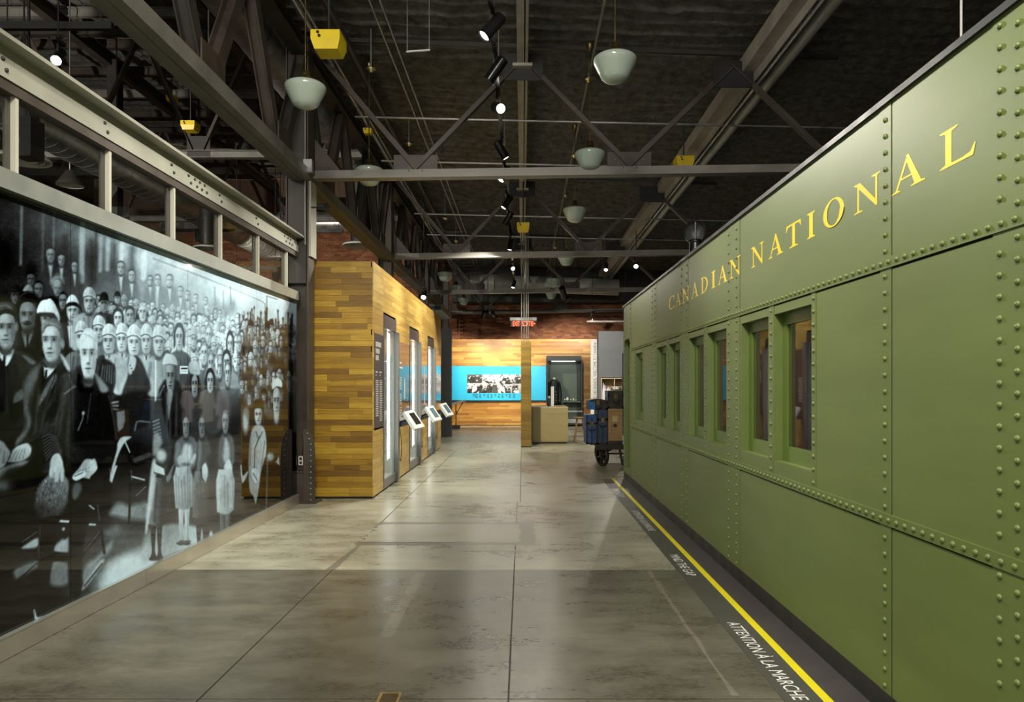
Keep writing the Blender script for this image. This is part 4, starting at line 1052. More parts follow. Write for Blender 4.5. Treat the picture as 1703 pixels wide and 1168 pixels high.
    L_(tr(C_, 840, 0, 842, 150, 835, 355), 3.6, .09, .95, 1.0); L_(tr(C_, 852, 50, 935, 72), 2.2, .85, .9); L_(tr(C_, 855, 190, 960, 90), 7.5, .20, .9, 1.4); L_(tr(C_, 880, 175, 955, 105), 1.6, .55, .7); L_(tr(C_, 950, 20, 955, 220), 3, .13, .9); L_(tr(C_, 710, 0, 720, 60), 1.5, .5, .7)
    L_(tr(E_, 135, 910, 268, 860), 8, .30, .85, 1.4); L_(tr(E_, 100, 1000, 105, 1090), 2, .4, .7)
    # standing women, lower centre
    def skirt(x, y0, y1, w0, w1, tone, g=0.1, leg=None, sway=0):
        if leg is not None:
            for d in (-.34, .30):
                lx = x + sway + d * w1
                P_([(lx - 4.2, y1 - 10), (lx + 4.2, y1 - 10), (lx + 3.6, y1 + 16), (lx + 2.2, y1 + 44), (lx + 5, y1 + 57), (lx - 6, y1 + 60), (lx - 2.6, y1 + 46), (lx - 4.2, y1 + 20)], leg, 1, 1.0, grad=(-.12, -.1))
                c.ell(lx - 1, y1 + 58, 6, 3, .05, .9, .5)
        P_([(x - w0 * .8, y0), (x - w0 * 1.08, y0 + (y1 - y0) * .25), (x + sway * .6 - (w0 + w1) * .54, y0 + (y1 - y0) * .6), (x + sway - w1, y1 - 1), (x + sway - w1 * .2, y1 + 3), (x + sway + w1 * .5, y1 + 1), (x + sway + w1, y1 - 4), (x + sway * .6 + (w0 + w1) * .55, y0 + (y1 - y0) * .6), (x + w0 * 1.12, y0 + (y1 - y0) * .25), (x + w0 * .8, y0)], tone, 1, 1.4, False, grad=(-g, -.06))
        for k in range(7):
            q = r.uniform(-.85, .9); L_([(x + w0 * q, y0 + r.uniform(6, 24)), (x + sway + w1 * q, y1 - r.uniform(2, 10))], r.uniform(1, 2.6), tone * r.choice((.55, .7, 1.25)), .45, 1.3)
    c.ell(275, 860, 40, 60, .10, .35, .8)
    P_(tr(E_, 300, 760, 295, 560, 320, 400, 350, 330, 380, 420, 420, 620, 470, 760, 420, 1010, 300, 1010), .26, 1, 2)
    for k in range(8): L_(tr(E_, 300 + k * 3, 560 + k * 32, 350 + k * 5, 540 + k * 30), 2.6, .62 - .03 * k, .7, 1.2)
    P_(tr(E_, 305, 700, 340, 660, 380, 740, 350, 820, 300, 860), .58, .85, 2.5)
    skirt(*F_(355, 190), 872, 14, 16, .33, .28, .16, -4); P_(tr(F_, 290, 60, 325, 40, 320, 250, 250, 660, 230, 655, 262, 300), .74, .95, 2.2, grad=(-.1, 0))
    skirt(*F_(450, 170), 864, 8, 10, .22, .06, None, -6); P_(tr(F_, 420, 200, 480, 80, 490, 90, 450, 220), .48, .8, 1.6)
    P_(tr(F_, 310, 60, 400, 110, 408, 170, 310, 140), .82, .95, 1.0, False); L_(tr(F_, 312, 146, 406, 182), 3, .28, .8); c.ell(*E_(375, 870), 8, 10, .74, .95, .4)
    P_(tr(E_, 500, 960, 510, 760, 560, 700, 640, 690, 690, 740, 700, 900, 640, 1000), .40, 1, 2); P_(tr(E_, 575, 800, 600, 760, 650, 790, 650, 890, 600, 940, 560, 910), .80, .85, 3)
    L_(tr(E_, 520, 760, 520, 900, 580, 960), 6, .46, .7, 2); L_(tr(E_, 690, 760, 690, 880, 630, 960), 6, .42, .7, 2)
    skirt(*F_(575, 95), 846, 15, 15, .56, .16, .66, 2); P_(tr(E_, 520, 900, 560, 860, 620, 920, 680, 850, 690, 890, 640, 970, 590, 985, 540, 960), .66, .9, 1.5); c.ell(*E_(600, 950), 8, 3, .3, .7, .6)
    P_(tr(E_, 700, 1060, 710, 760, 740, 660, 800, 720, 850, 900, 840, 1090), .30, 1, 2.2); P_(tr(E_, 800, 900, 880, 780, 950, 760, 960, 1000, 840, 1090), .24, .9, 3)
    skirt(*F_(740, 130), 862, 13, 17, .30, .13, .09, 2); P_(tr(E_, 705, 1080, 715, 760, 740, 740, 735, 900, 700, 1090), .48, .7, 2.5); P_(tr(F_, 750, 90, 780, 60, 800, 130, 790, 210, 765, 235, 745, 170), .68, .95, 1.6, grad=(.05, -.1)); L_(tr(F_, 740, 110, 742, 190, 770, 232), 1.6, .08, .8)
    P_(tr(E_, 900, 960, 905, 740, 950, 660, 1010, 680, 1040, 760, 1030, 960), .34, .95, 2); P_(tr(E_, 940, 880, 955, 740, 965, 710, 990, 760, 1000, 880, 960, 930), .66, .8, 2.5); c.head(*E_(960, 560), 11, 40, .55, None, hair=.3, detail=.8, a=.7); c.head(*E_(600, 600), 12, 40, .55, 'hood', detail=.8, a=.7); c.head(*E_(745, 600), 11, 40, .5, None, hair=.2, detail=.8, a=.7); P_(tr(E_, 950, 960, 990, 900, 1020, 960, 1020, 1000, 960, 1000), .72, .95, 1.5)
    skirt(*F_(960, 115), 853, 14, 14, .62, .10, .30, 0); c.ell(*F_(958, 330), 14, 30, .40, .45, .8)
    L_(tr(F_, 545, 770, 640, 770), 2.0, .2, .8); c.ell(*F_(830, 710), 3, 6, .8, .8, .5)
    # far end: boy in a light coat and lean men
    c.head(*E_(1262, 500), 13, 34, .62, 'none', detail=.9); P_(tr(E_, 1205, 470, 1210, 390, 1250, 355, 1300, 370, 1312, 440, 1300, 500, 1290, 440, 1230, 440), .16, 1, 1.2)
    P_(tr(E_, 1170, 960, 1180, 760, 1200, 640, 1240, 590, 1310, 610, 1335, 720, 1330, 860, 1290, 1000, 1270, 1150, 1240, 1310, 1215, 1240, 1180, 1180), .54, 1, 1.5, grad=(.1, 0))
    L_(tr(E_, 1275, 690, 1230, 800, 1225, 1000), 1.6, .18, .8); L_(tr(E_, 1240, 650, 1265, 720, 1300, 650), 1.8, .3, .8); L_(tr(E_, 1190, 720, 1185, 960), 2.4, .35, .6, 1.2); L_(tr(E_, 1320, 740, 1290, 980), 2.4, .34, .6, 1.2); P_(tr(F_, 1200, 120, 1250, 110, 1270, 190, 1240, 240, 1205, 190), .66, .95, 1.3); L_(tr(F_, 1215, 150, 1250, 215), 1.3, .2, .8)
    c.ell(*E_(1145, 560), 5, 18, .66, .85, .5); c.ell(*E_(1160, 480), 4, 9, .4, .8, .5); c.head(*E_(1428, 380), 12, 58, .62, 'none', hair=.12); P_(tr(E_, 1390, 260, 1395, 190, 1430, 160, 1470, 180, 1478, 240, 1430, 235), .76, 1, 1.2); c.ell(*E_(1425, 520), 4, 10, .66, .8, .5)
    P_(tr(F_, 1095, 90, 1110, 80, 1120, 170, 1160, 130, 1165, 160, 1115, 240), .6, .85, 1.2); L_(tr(F_, 1345, 30, 1335, 480), 3.6, .36, .8, 1.2); c.ell(*E_(1370, 880), 6, 7, .68, .85, .5); P_(tr(E_, 1420, 930, 1450, 870, 1458, 960), .7, .8, 1.0, False)
    c.head(*E_(1540, 180), 8, 44, .62, None, hair=.1)
    # ---- near seated men
    P_([(-90, 800), (-60, 620), (-10, 590)] + tr(B_, 100, 40, 180, 20, 260, 60, 320, 120, 250, 190, 220, 260, 200, 400, 120, 480, 0, 490) + [(-20, 800)], .13, 1, 1.8, grad=(.05, -.05))
    P_(tr(B_, 200, 60, 240, 70, 315, 120, 280, 140, 210, 80), .42, .8, 2); P_(tr(B_, 40, 160, 60, 150, 60, 480, 30, 480), .03, .7, 3)
    P_(tr(B_, -20, 10, 40, 60, 120, 0, 110, 60, 60, 150, 30, 120, 0, 70), .80, 1, 1.0); P_(tr(B_, 30, 60, 55, 60, 50, 130, 20, 300, 10, 200), .09, .95, 1.2, False)
    c.head(*A_(62, 860), 33, 70, .56, None, hair=.13, turn=-.08, shade=.65); P_(tr(A_, -40, 680, -30, 620, 40, 595, 110, 610, 155, 660, 168, 760, 150, 740, 120, 690, 60, 665, 0, 680), .24, 1, 1.5, grad=(-.1, 0)); L_(tr(A_, 0, 640, 60, 630, 110, 660), 2.5, .48, .6, 1.2); c.ell(*A_(160, 840), 3, 8, .4, .9, .4)
    # second man, open overcoat, tie
    P_(tr(B_, 130, 860, 200, 700, 205, 380, 240, 240, 330, 130, 400, 90, 500, 90, 600, 190, 610, 260, 560, 400, 480, 560, 400, 700, 380, 900, 200, 1000), .15, 1, 1.8, grad=(-.08, -.04))
    for k in range(14): q = r.uniform(0, 1); L_(tr(B_, 260 + 300 * q, 160 + 200 * abs(q - .5) + r.uniform(0, 200), 230 + 220 * q, 520 + r.uniform(0, 280)), r.uniform(2, 5), r.choice((.07, .09, .26, .30)), .5, 2.5)
    P_(tr(B_, 205, 400, 225, 280, 280, 190, 350, 150, 340, 240, 300, 330, 260, 430, 230, 520), .36, .85, 5); P_(tr(B_, 230, 500, 270, 600, 270, 690, 210, 790, 140, 850, 150, 790, 200, 740, 240, 650, 215, 560), .40, .75, 3)
    P_(tr(B_, 120, 450, 140, 390, 200, 360, 205, 440, 130, 480), .34, .85, 2); P_(tr(B_, 0, 780, 60, 700, 150, 640, 200, 600, 190, 700, 100, 790, 20, 840), .14, .8, 4)
    P_(tr(B_, 345, 500, 360, 420, 400, 340, 450, 260, 490, 220, 500, 260, 470, 330, 420, 400, 370, 470), .36, 1, 1.8); L_(tr(B_, 490, 180, 480, 260, 420, 400), 1.5, .05, .8)
    P_(tr(B_, 345, 340, 350, 200, 390, 150, 400, 250, 360, 400), .06, .9, 2); P_(tr(B_, 385, 150, 410, 170, 500, 120, 480, 180, 440, 230, 400, 260, 392, 200), .78, 1, 1.2); L_(tr(B_, 412, 195, 405, 250), 3.6, .08, .95, .8)
    c.head(*A_(505, 985), 33, 72, .66, None, hair=.34, turn=-.22, shade=.6); P_(tr(A_, 400, 860, 415, 800, 470, 768, 545, 785, 600, 845, 618, 930, 600, 990, 585, 920, 550, 850, 490, 810, 440, 830, 420, 880), .40, 1, 1.4, grad=(-.16, .05))
    for k in range(5): L_(tr(A_, 430 + k * 28, 800, 480 + k * 26, 800 + k * 12), 1.3, .58, .5, .8)
    c.ell(*A_(608, 1005), 3.4, 8, .50, .95, .4); P_(tr(A_, 420, 1130, 470, 1180, 540, 1170, 580, 1100, 590, 1190, 440, 1200), .30, .8, 2); P_(tr(B_, 530, 50, 570, 80, 620, 190, 590, 180), .72, .85, 1.8)
    # third man: dark overcoat, pale hair
    P_(tr(B_, 360, 1000, 370, 760, 420, 620, 480, 440, 540, 250, 640, 200, 710, 150, 830, 190, 870, 240, 950, 340, 980, 500, 1010, 640, 1040, 830, 1000, 1000, 640, 1000, 560, 900, 540, 1060, 380, 1100), .17, 1, 1.8, grad=(-.06, -.03))
    for k in range(22): q = r.uniform(0, 1); L_(tr(B_, 470 + 210 * q + r.uniform(-20, 20), 260 + r.uniform(0, 260), 400 + 230 * q, 620 + r.uniform(0, 260)), r.uniform(2, 5), r.choice((.08, .10, .28, .33)), .45, 2.5)
    P_(tr(B_, 550, 255, 640, 200, 700, 160, 690, 260, 620, 330, 560, 420, 530, 400), .36, .7, 5)
    P_(tr(B_, 545, 260, 640, 200, 700, 170, 690, 300, 660, 480, 640, 700, 600, 860, 560, 780, 590, 560), .22, .75, 6); P_(tr(B_, 480, 460, 540, 280, 560, 300, 520, 500, 450, 640), .05, .6, 5)
    L_(tr(B_, 570, 400, 640, 345, 665, 335), 2.8, .44, .85, 1.0); L_(tr(B_, 610, 230, 640, 330, 660, 320), 2.0, .40, .6); L_(tr(B_, 640, 200, 645, 460, 650, 800), 1.4, .32, .5, 1.0)
    P_(tr(B_, 690, 200, 720, 260, 800, 260, 860, 240, 960, 420, 1000, 640, 1030, 830, 660, 850, 670, 560), .075, .85, 5); P_(tr(B_, 830, 210, 870, 240, 950, 340, 945, 380, 890, 380, 850, 280), .52, .9, 2.5)
    L_(tr(B_, 805, 390, 780, 560, 770, 660), 1.6, .30, .7); L_(tr(B_, 735, 560, 730, 620, 690, 720), 1.8, .50, .85, .8); c.ell(*B_(735, 570), 2.4, 2.8, .6, .85, .4); L_(tr(B_, 960, 420, 1000, 600, 1030, 800), 2.2, .28, .6, 1.4)
    P_(tr(B_, 690, 230, 720, 250, 750, 300, 790, 260, 830, 230, 820, 380, 700, 380), .045, .95, 2)
    c.head(*B_(782, 62), 28, 84, .76, None, hair=.74, turn=-.05, shade=.45); P_(tr(A_, 775, 1010, 785, 940, 830, 890, 890, 885, 935, 930, 948, 1010, 920, 980, 880, 950, 830, 960, 800, 1010), .72, 1, 1.6, grad=(-.1, -.05)); L_(tr(A_, 820, 910, 880, 930, 930, 980), 1.6, .52, .7); L_(tr(A_, 850, 900, 910, 930), 1.4, .9, .6)
    c.ell(*B_(765, 285), 9, 5, .2, .8, .6); L_(tr(B_, 740, 290, 750, 340), 3, .25, .7)
    # sleeve folds, hands, fur hat
    P_(tr(B_, 360, 1000, 375, 800, 420, 740, 500, 760, 550, 850, 540, 900, 470, 960, 400, 1010), .16, .9, 2.5)
    for k in range(8): L_(tr(B_, 365 + k * 6, 790 + k * 28, 430 + k * 4, 755 + k * 24, 500 + k * 6, 780 + k * 20), 2.0, .34, .7, 1.0); L_(tr(B_, 370 + k * 6, 804 + k * 28, 440 + k * 4, 770 + k * 24), 1.6, .06, .7, .9)
    P_(tr(B_, 440, 1070, 445, 1000, 470, 940, 520, 930, 550, 990, 560, 1060, 560, 1168, 540, 1168, 530, 1090, 520, 1168, 495, 1168, 490, 1090, 470, 1160, 440, 1150), .70, 1, 1.2, grad=(.1, .0))
    for k in range(3): L_(tr(B_, 478 + k * 28, 1060, 472 + k * 32, 1165), 1.3, .28, .75)
    P_(tr(C_, 220, 240, 240, 140, 290, 60, 340, 30, 410, 40, 445, 100, 430, 220, 390, 290, 330, 340, 270, 330, 230, 290), .30, 1, 2.5, grad=(.08, -.14))
    for k in range(520):
        a, q = r.uniform(0, 6.28), math.sqrt(r.random()); x, y = 86 + 27 * q * math.cos(a), 828 + 36 * q * math.sin(a)
        lit = .62 - .006 * (y - 800) - .002 * abs(x - 88)
        L_([(x, y), (x + r.uniform(-1.5, 2.5), y + r.uniform(2, 5))], .9, r.choice((.14, lit, lit * .8, lit * 1.1)), .5, .6)
    P_(tr(C_, 320, 40, 330, -10, 410, -10, 410, 70, 395, 80, 385, 20, 375, 80, 355, 80, 350, 20, 340, 60), .68, .95, 1.2)
    P_(tr(C_, 450, 160, 470, 90, 520, 85, 560, 110, 640, 120, 700, 60, 720, 160, 700, 260, 600, 180, 560, 300, 540, 500, 530, 640, 525, 780, 490, 860, 445, 730, 445, 500, 455, 300), .055, .96, 3); P_(tr(C_, 465, 150, 480, 95, 520, 92, 530, 130, 500, 190, 475, 200), .42, .8, 3); L_(tr(C_, 470, 200, 465, 700), 2.4, .02, .8)
    P_(tr(C_, 255, 340, 380, 310, 370, 400, 345, 540, 335, 620, 320, 700, 300, 830, 270, 960, 235, 980, 220, 900, 245, 640, 250, 480), .045, .98, 2.5); L_(tr(C_, 262, 360, 252, 500, 245, 640), 1.5, .34, .7); L_(tr(C_, 300, 560, 275, 780), 2.2, .15, .6, 1.4)
    P_(tr(C_, 218, 920, 226, 915, 240, 960, 275, 955, 280, 965, 235, 990), .74, .95, 1.0)
    # clasped hands, knees, trousers
    P_(tr(B_, -40, 830, 20, 820, 60, 870, 90, 920, 60, 1000, 20, 1050, -40, 1040), .46, 1, 1.5); P_(tr(B_, 90, 960, 110, 900, 160, 860, 240, 835, 275, 860, 270, 930, 220, 980, 150, 1000, 70, 1000), .58, 1, 1.5, grad=(.1, -.12))
    for k in range(4): L_(tr(B_, 100 + k * 34, 985 - k * 6, 150 + k * 24, 900 - k * 6), 1.2, .28, .65); L_(tr(B_, 10 + k * 18, 880 + k * 12, 20 + k * 14, 1010), 1.2, .22, .6)
    P_(tr(B_, -60, 1090, 60, 1040, 180, 1000, 250, 1000, 190, 1050, 60, 1120, -60, 1160), .48, 1, 3, grad=(.05, -.2)); P_(tr(B_, 60, 1060, 250, 1010, 370, 960, 380, 1100, 330, 1168, 40, 1168), .07, .8, 5); c.ell(*C_(10, 110), 15, 11, .36, .8, .7)
    P_(tr(B_, 245, 830, 280, 800, 360, 760, 380, 900, 370, 1050, 300, 980, 280, 880), .10, .95, 2); L_(tr(B_, 245, 830, 290, 800, 350, 770), 1.6, .28, .6)
    # letters in hands
    P_(tr(B_, 640, 1130, 700, 1050, 740, 990, 770, 975, 830, 985, 850, 1020, 855, 1070, 800, 1130, 790, 1150, 740, 1140), .62, 1, 1.2, grad=(.12, 0)); P_(tr(B_, 830, 970, 858, 1050, 820, 1080, 760, 1060), .76, .8, 1.4); P_(tr(B_, 640, 1135, 720, 1085, 760, 1110, 680, 1165), .80, 1, 1.0); L_(tr(B_, 660, 1128, 730, 1095), 1.8, .14, .85); L_(tr(B_, 705, 1080, 790, 1050), 1.2, .35, .6)
    P_(tr(B_, 1040, 830, 1080, 780, 1160, 780, 1110, 820, 1070, 880, 1030, 980, 1000, 1100, 970, 1160, 985, 1060, 1030, 900), .70, .95, 1.4); L_(tr(B_, 1095, 800, 1145, 915), 1.8, .78, .9, .7)
    P_(tr(C_, 710, 80, 745, -20, 760, -20, 725, 90), .74, .95, 1.2, False)
    P_([(476, 500), (500, 505), (500, 850), (476, 860)], .05, .5, 6)
    # grain, fabric mottling, pale haze painted in, partly glare of a pale wall
    n1 = fbm(px / 9.0, py / 13.0, 3); n2 = fbm(px / 2.6, py / 4.5, 8, 3)
    g = c.t * (1 + .20 * (n1 - .5) + .13 * (n2 - .5)) + .02 * (n1 - .5)
    hz = np.exp(-(((px - 305) / 95) ** 2 + ((py - 515) / 75) ** 2))
    g = g + (.74 - g) * .38 * hz
    g = np.clip(g * 1.12, 0, 1)
    return np.clip(.45 * g + .55 * g * g * (3 - 2 * g), .012, 1)

def mural_panel(y0, y1, z0=.130, z1=2.655):
    n = max(2, int((y1 - y0) * (115 if y0 > 4.2 else 95))); m = 430
    ys_ = np.linspace(y0, y1, n); zs_ = np.linspace(z0, z1, m)
    gy, gz = np.meshgrid(ys_, zs_)
    px = VX + XM * FPX / gy; py = VY - (gz - EYE) * FPX / gy
    t = paint(np.clip(px, -140, 600), py)
    rng = np.random.RandomState(int(y0 * 100))
    t = np.clip(t + rng.normal(0, .012, t.shape), .012, 1)
    lin = t ** 2.2
    cool = np.clip((t - .05) * 3, 0, 1)
    tint = np.stack([.68 + .18 * (1 - cool), .93 + 0 * t, 1.0 + .10 * cool], -1)
    colr = np.concatenate([lin[..., None] * tint * .9, np.ones(t.shape + (1,))], -1).astype(np.float32)
    verts = np.stack([np.full(gy.size, XM), gy.ravel(), gz.ravel()], -1)
    idx = np.arange(n * m).reshape(m, n)
    q = np.stack([idx[:-1, :-1], idx[:-1, 1:], idx[1:, 1:], idx[1:, :-1]], -1).reshape(-1, 4)
    q = q[:, ::-1] if False else q
    me = bpy.data.meshes.new('mural_panel')
    me.vertices.add(n * m); me.vertices.foreach_set('co', verts.ravel())
    me.loops.add(q.size); me.loops.foreach_set('vertex_index', q.ravel())
    me.polygons.add(len(q)); me.polygons.foreach_set('loop_start', np.arange(0, q.size, 4)); me.polygons.foreach_set('loop_total', np.full(len(q), 4))
    ca = me.color_attributes.new('print', 'FLOAT_COLOR', 'POINT'); ca.data.foreach_set('color', colr.ravel())
    me.update(); me.validate()
    return me

def print_mat(name, rough, spec=.5):
    t = NT(name); a = t.node('ShaderNodeAttribute', attribute_name='print')
    t.set(Base_Color=a.outputs['Color'], Roughness=rough, Specular_IOR_Level=spec)
    return t.m
M['mural'] = print_mat('glazed photo print', 0.03, 0.75)
mu = thing('photo_mural', 'wall-high glazed black and white mural of a crowd in hats', 'mural', (XM, 6.5, 0))
for a, b in ((3.06, 4.71), (4.71, 6.36), (6.36, 8.01), (8.01, 9.42)):
    me = mural_panel(a + .002, b - .002); me.materials.append(M['mural'])
    o = bpy.data.objects.new('mural_panel', me); o.parent = mu; o.location = (-XM, -6.5, 0); link(o)
part('wall_core', MB().box(-3.25, XM - .004, 1.4, 9.43, 0, 2.70), M['black'], mu)
part('mural_panel', MB().box(XM - .004, XM, 1.4, 3.055, .13, 2.655), M['black_gloss'], mu)
trl = MB().box(-2.955, -2.90, 1.4, 6.7, 2.658, 2.772).box(-2.955, -2.90, 6.703, 9.35, 2.658, 2.772).box(-3.25, -2.955, 1.4, 9.43, 2.70, 2.772)
part('top_rail', trl, M['stainless'], mu)
part('end_cap', MB().box(-2.955, -2.905, 9.352, 9.43, 2.658, 2.775), M['black'], mu)
part('baseboard', MB().box(-2.95, -2.918, 1.4, 5.6, .003, .128).box(-2.95, -2.918, 5.603, 9.43, .003, .128), M['stainless_base'], mu)
part('baseboard_lip', MB().box(-2.95, -2.914, 1.4, 9.43, .128, .133), M['stainless'], mu)

# clerestory above the mural: pale beam, mullions, glass
cl = thing('window_1', 'clerestory of glass and pale mullions under a bolted beam above the mural', 'window', (-2.95, 6.5, 2.77), kind='structure')
bm_ = MB()
bm_.box(-3.06, -2.86, 2.2, 9.45, 3.488, 3.512)            # top flange
bm_.box(-2.975, -2.955, 2.2, 9.45, 3.30, 3.488)           # web
bm_.box(-2.957, -2.935, 2.2, 9.45, 3.30, 3.385)           # lower plate
bmo = part('bolted_beam', bm_, M['beam_pale'], cl)
part('head_rail', MB().box(-3.03, -2.945, 2.2, 9.45, 3.236, 3.30), M['steel_brown'], cl)
bl = MB()
for y in (4.1, 5.1, 6.07, 7.03, 8.0, 6.38, 6.50, 6.60, 6.70, 8.95, 9.08, 9.18, 3.2):
    for z, x in ((3.41, -2.955), (3.345, -2.935)): bl.lathe((x, y, z), [(.013, 0), (.013, .008), (.008, .012), (.0005, .012)], 8, (1, 0, 0))
part('bolt_row', bl, M['steel_dark'], bmo, kind='stuff')
my = [3.25, 4.21, 5.165, 6.12, 7.08, 8.08, 9.06]
for y in my:
    mo = part('mullion', MB().box(-3.03, -2.985, y - .006, y + .05, 2.772, 3.24), M['steel_brown'], cl)
    part('mullion_face', MB().box(-2.985, -2.955, y - .006, y + .022, 2.772, 3.24), M['mullion'], mo)
for a, b in zip(my[:-1], my[1:]):
    part('glass_pane', MB().box(-2.992, -2.986, a + .03, b - .01, 2.772, 3.24), M['pane'], cl)
part('glass_pane', MB().box(-2.992, -2.986, my[-1] + .03, 9.45, 2.772, 3.24), M['pane'], cl)

# ================================================================== oak pavilion with three lit display windows
OAK = [(0.0, (0.17, 0.085, 0.008)), (0.25, (0.27, 0.145, 0.012)), (0.5, (0.36, 0.205, 0.016)), (0.75, (0.42, 0.25, 0.022)), (1.0, (0.50, 0.32, 0.034))]
OAK2 = [(0.0, (0.44, 0.27, 0.060)), (0.5, (0.55, 0.36, 0.088)), (1.0, (0.64, 0.45, 0.125))]
M['oak_x'] = wood('oak planks across', OAK, 0)
M['oak_y'] = wood('oak planks along', OAK2, 1, rough=.34)
M['oak_y_far'] = wood('oak planks along, far', OAK2, 1, island=True, rough=.34)
WALLOAK = [(0.0, (0.28, 0.120, 0.022)), (0.35, (0.41, 0.19, 0.036)), (0.7, (0.50, 0.25, 0.05)), (1.0, (0.62, 0.35, 0.085))]
M['oak_wall'] = wood('oak wall boards', WALLOAK, 0, island=True)
M['oak_post'] = wood('dark oak boards', [(0, (0.17, 0.10, 0.010)), (1, (0.30, 0.19, 0.022))], 0, island=True)
M['panel_brown'] = mat('glossy brown sign panel', (0.085, 0.064, 0.058), 0.08, 0, 0.05, spec=.35)
M['panel_matt'] = mat('matt brown sign panel', (0.075, 0.056, 0.052), 0.55, 0, 0.05, spec=.2)
M['case_grey'] = mat('grey case frame', (0.17, 0.17, 0.165), 0.35, 0.3, 0.08)
M['case_white'] = mat('white case lining', (0.62, 0.66, 0.68), 0.5, 0, 0.03)
M['tube'] = emit('lit tube', (1.0, 0.97, 0.92), 6.5)
M['print_grey'] = mat('pale print', (0.62, 0.60, 0.56), 0.5, 0, 0.02)

PX0, PX1, PY0, PY1, PZ0, PZ1 = -2.878, -2.045, 9.894, 18.04, 0.02, 3.257
pav = thing('oak_pavilion', 'oak-planked exhibit block with three lit display windows in its side', 'exhibit block', (-2.46, 9.9, 0))
part('core', MB().box(PX0 + .004, PX1 - .45, PY0 + .014, PY1 - .02, 0.0, PZ1 - .01), M['black'], pav)
part('plinth', MB().box(PX0 + .02, PX1 - .02, PY0 + .03, PY1 - .02, 0, .03), M['black'], pav)
ROW = PZ1 / 42.0
cube = MB().box(-.5, .5, -.5, .5, -.5, .5)
cx = cube.mesh('plank', M['oak_x']); cy = cube.mesh('plank', M['oak_y'])
rp = random.Random(21)
nplank = 0
for row in range(42):
    z0, z1 = row * ROW, (row + 1) * ROW
    if row == 0: z0 = .03
    x = PX0 - rp.choice((0, .3, .55, .1))
    while x < PX1:
        L = rp.choice((.35, .5, .62, .8, .95)); a, b = max(PX0, x), min(PX1 - .012, x + L)
        if b - a > .04:
            d = rp.uniform(0, .002)
            inst('plank', cx, pav, ((a + b) / 2, PY0 + .006 - d, (z0 + z1) / 2), scale=(b - a - .0015, .018, z1 - z0 - .002)); nplank += 1
        x += L
wins_p = [(10.60, 11.64), (13.05, 14.20), (15.53, 16.60)]
panels = [(9.94, 10.60), (11.79, 13.05), (14.30, 15.53), (16.76, 18.02)]
holes = [(a, b, .0, 2.60) for a, b in wins_p] + [(a, b, .965, 2.285) for a, b in panels]
segs = []
for row in range(42):
    z0, z1 = row * ROW, (row + 1) * ROW; zc = (z0 + z1) / 2
    if row == 0: z0 = .03
    free = [(PY0, PY1)]
    for a, b, h0, h1 in holes:
        if h0 < zc < h1:
            nf = []
            for p, q in free:
                if b <= p or a >= q: nf.append((p, q)); continue
                if a > p: nf.append((p, a))
                if b < q: nf.append((b, q))
            free = nf
    for p, q in free:
        y = p
        while y < q - .01:
            e_ = min(q, y + rp.choice((.6, .9, 1.1, 1.4)) * (rp.uniform(.4, 1) if y == p else 1))
            if q - e_ < .08: e_ = q
            segs.append((y, e_, z0, z1)); y = e_
segs.sort()
far = MB()
for y, e_, z0, z1 in segs:
    d = rp.uniform(0, .0015)
    if nplank < 298:
        inst('plank', cy, pav, (PX1 - .009 + d, (y + e_) / 2, (z0 + z1) / 2), scale=(.018, e_ - y - .0015, z1 - z0 - .0018)); nplank += 1
    else: far.box(PX1 - .018 + d, PX1 + d, y + .0008, e_ - .0008, z0 + .001, z1 - .001)
part('far_planks', far, M['oak_y_far'], pav, kind='stuff')
part('top_board', MB().box(PX0, PX1, PY0, PY1, PZ1 - .004, PZ1 + .004), M['oak_post'], pav)
part('end_board', MB().box(PX0, PX1, PY1 - .02, PY1, .03, PZ1 - .01), M['oak_post'], pav)
for i, (a, b) in enumerate(panels):
    pn = part('sign_panel', MB().box(PX1 - .015, PX1 + .004, a, b, .96, 2.285), M['panel_brown'] if i else M['panel_matt'], pav)
    xf = PX1 + .0052; rt = random.Random(40 + i)
    def block(bars):
        tx = MB()
        for y0, y1, z0, z1 in bars: tx.quad((xf, y1, z0), (xf, y0, z0), (xf, y0, z1), (xf, y1, z1))
        part('text_block', tx, M['print_grey'], pn, kind='stuff')
    def lines(y0, y1, zt, n, step, gaps=(), jit=.06): return [(y0, y1 - rt.uniform(0, jit), zt - k * step - .012, zt - k * step) for k in range(n) if k not in gaps]
    if i == 0:
        block([(10.03 + q * .035, 10.03 + q * .035 + .027, 2.10 - k * .095, 2.17 - k * .095) for k, s_ in enumerate((.40, .31, .24)) for q in range(int(s_ / .035))])
        for cidx, (c0, c1) in enumerate(((10.03, 10.23), (10.30, 10.50))):
            block([(c0, c0 + .14, 1.735, 1.755), (c0, c0 + .05, 1.69, 1.71)] + lines(c0, c1, 1.63, 20 if cidx == 0 else 23, .026, (), .03))
    elif i == 1:
        block([(11.98, 12.16, 1.92, 1.95), (11.98, 12.28, 1.84, 1.87)]); block(lines(11.98, 12.22, 1.70, 26, .028, (8, 9, 17))); block(lines(12.72, 12.84, 1.66, 14, .028))
        part('printed_figure', MB().prism([(xf, 12.40, 1.35), (xf, 12.45, 1.30), (xf, 12.55, 1.34), (xf, 12.56, 1.62), (xf, 12.50, 1.70), (xf, 12.42, 1.64)], (.0005, 0, 0)), M['print_grey'], pn)
    elif i == 2:
        block(lines(14.42, 14.62, 1.72, 18, .028))
        part('printed_figure', MB().prism([(xf, 14.95, 1.15), (xf, 15.12, 1.15), (xf, 15.10, 1.95), (xf, 14.97, 1.95)], (.0005, 0, 0)), M['print_grey'], pn)
    else: block(lines(16.9, 17.5, 1.9, 10, .03, (), .2))
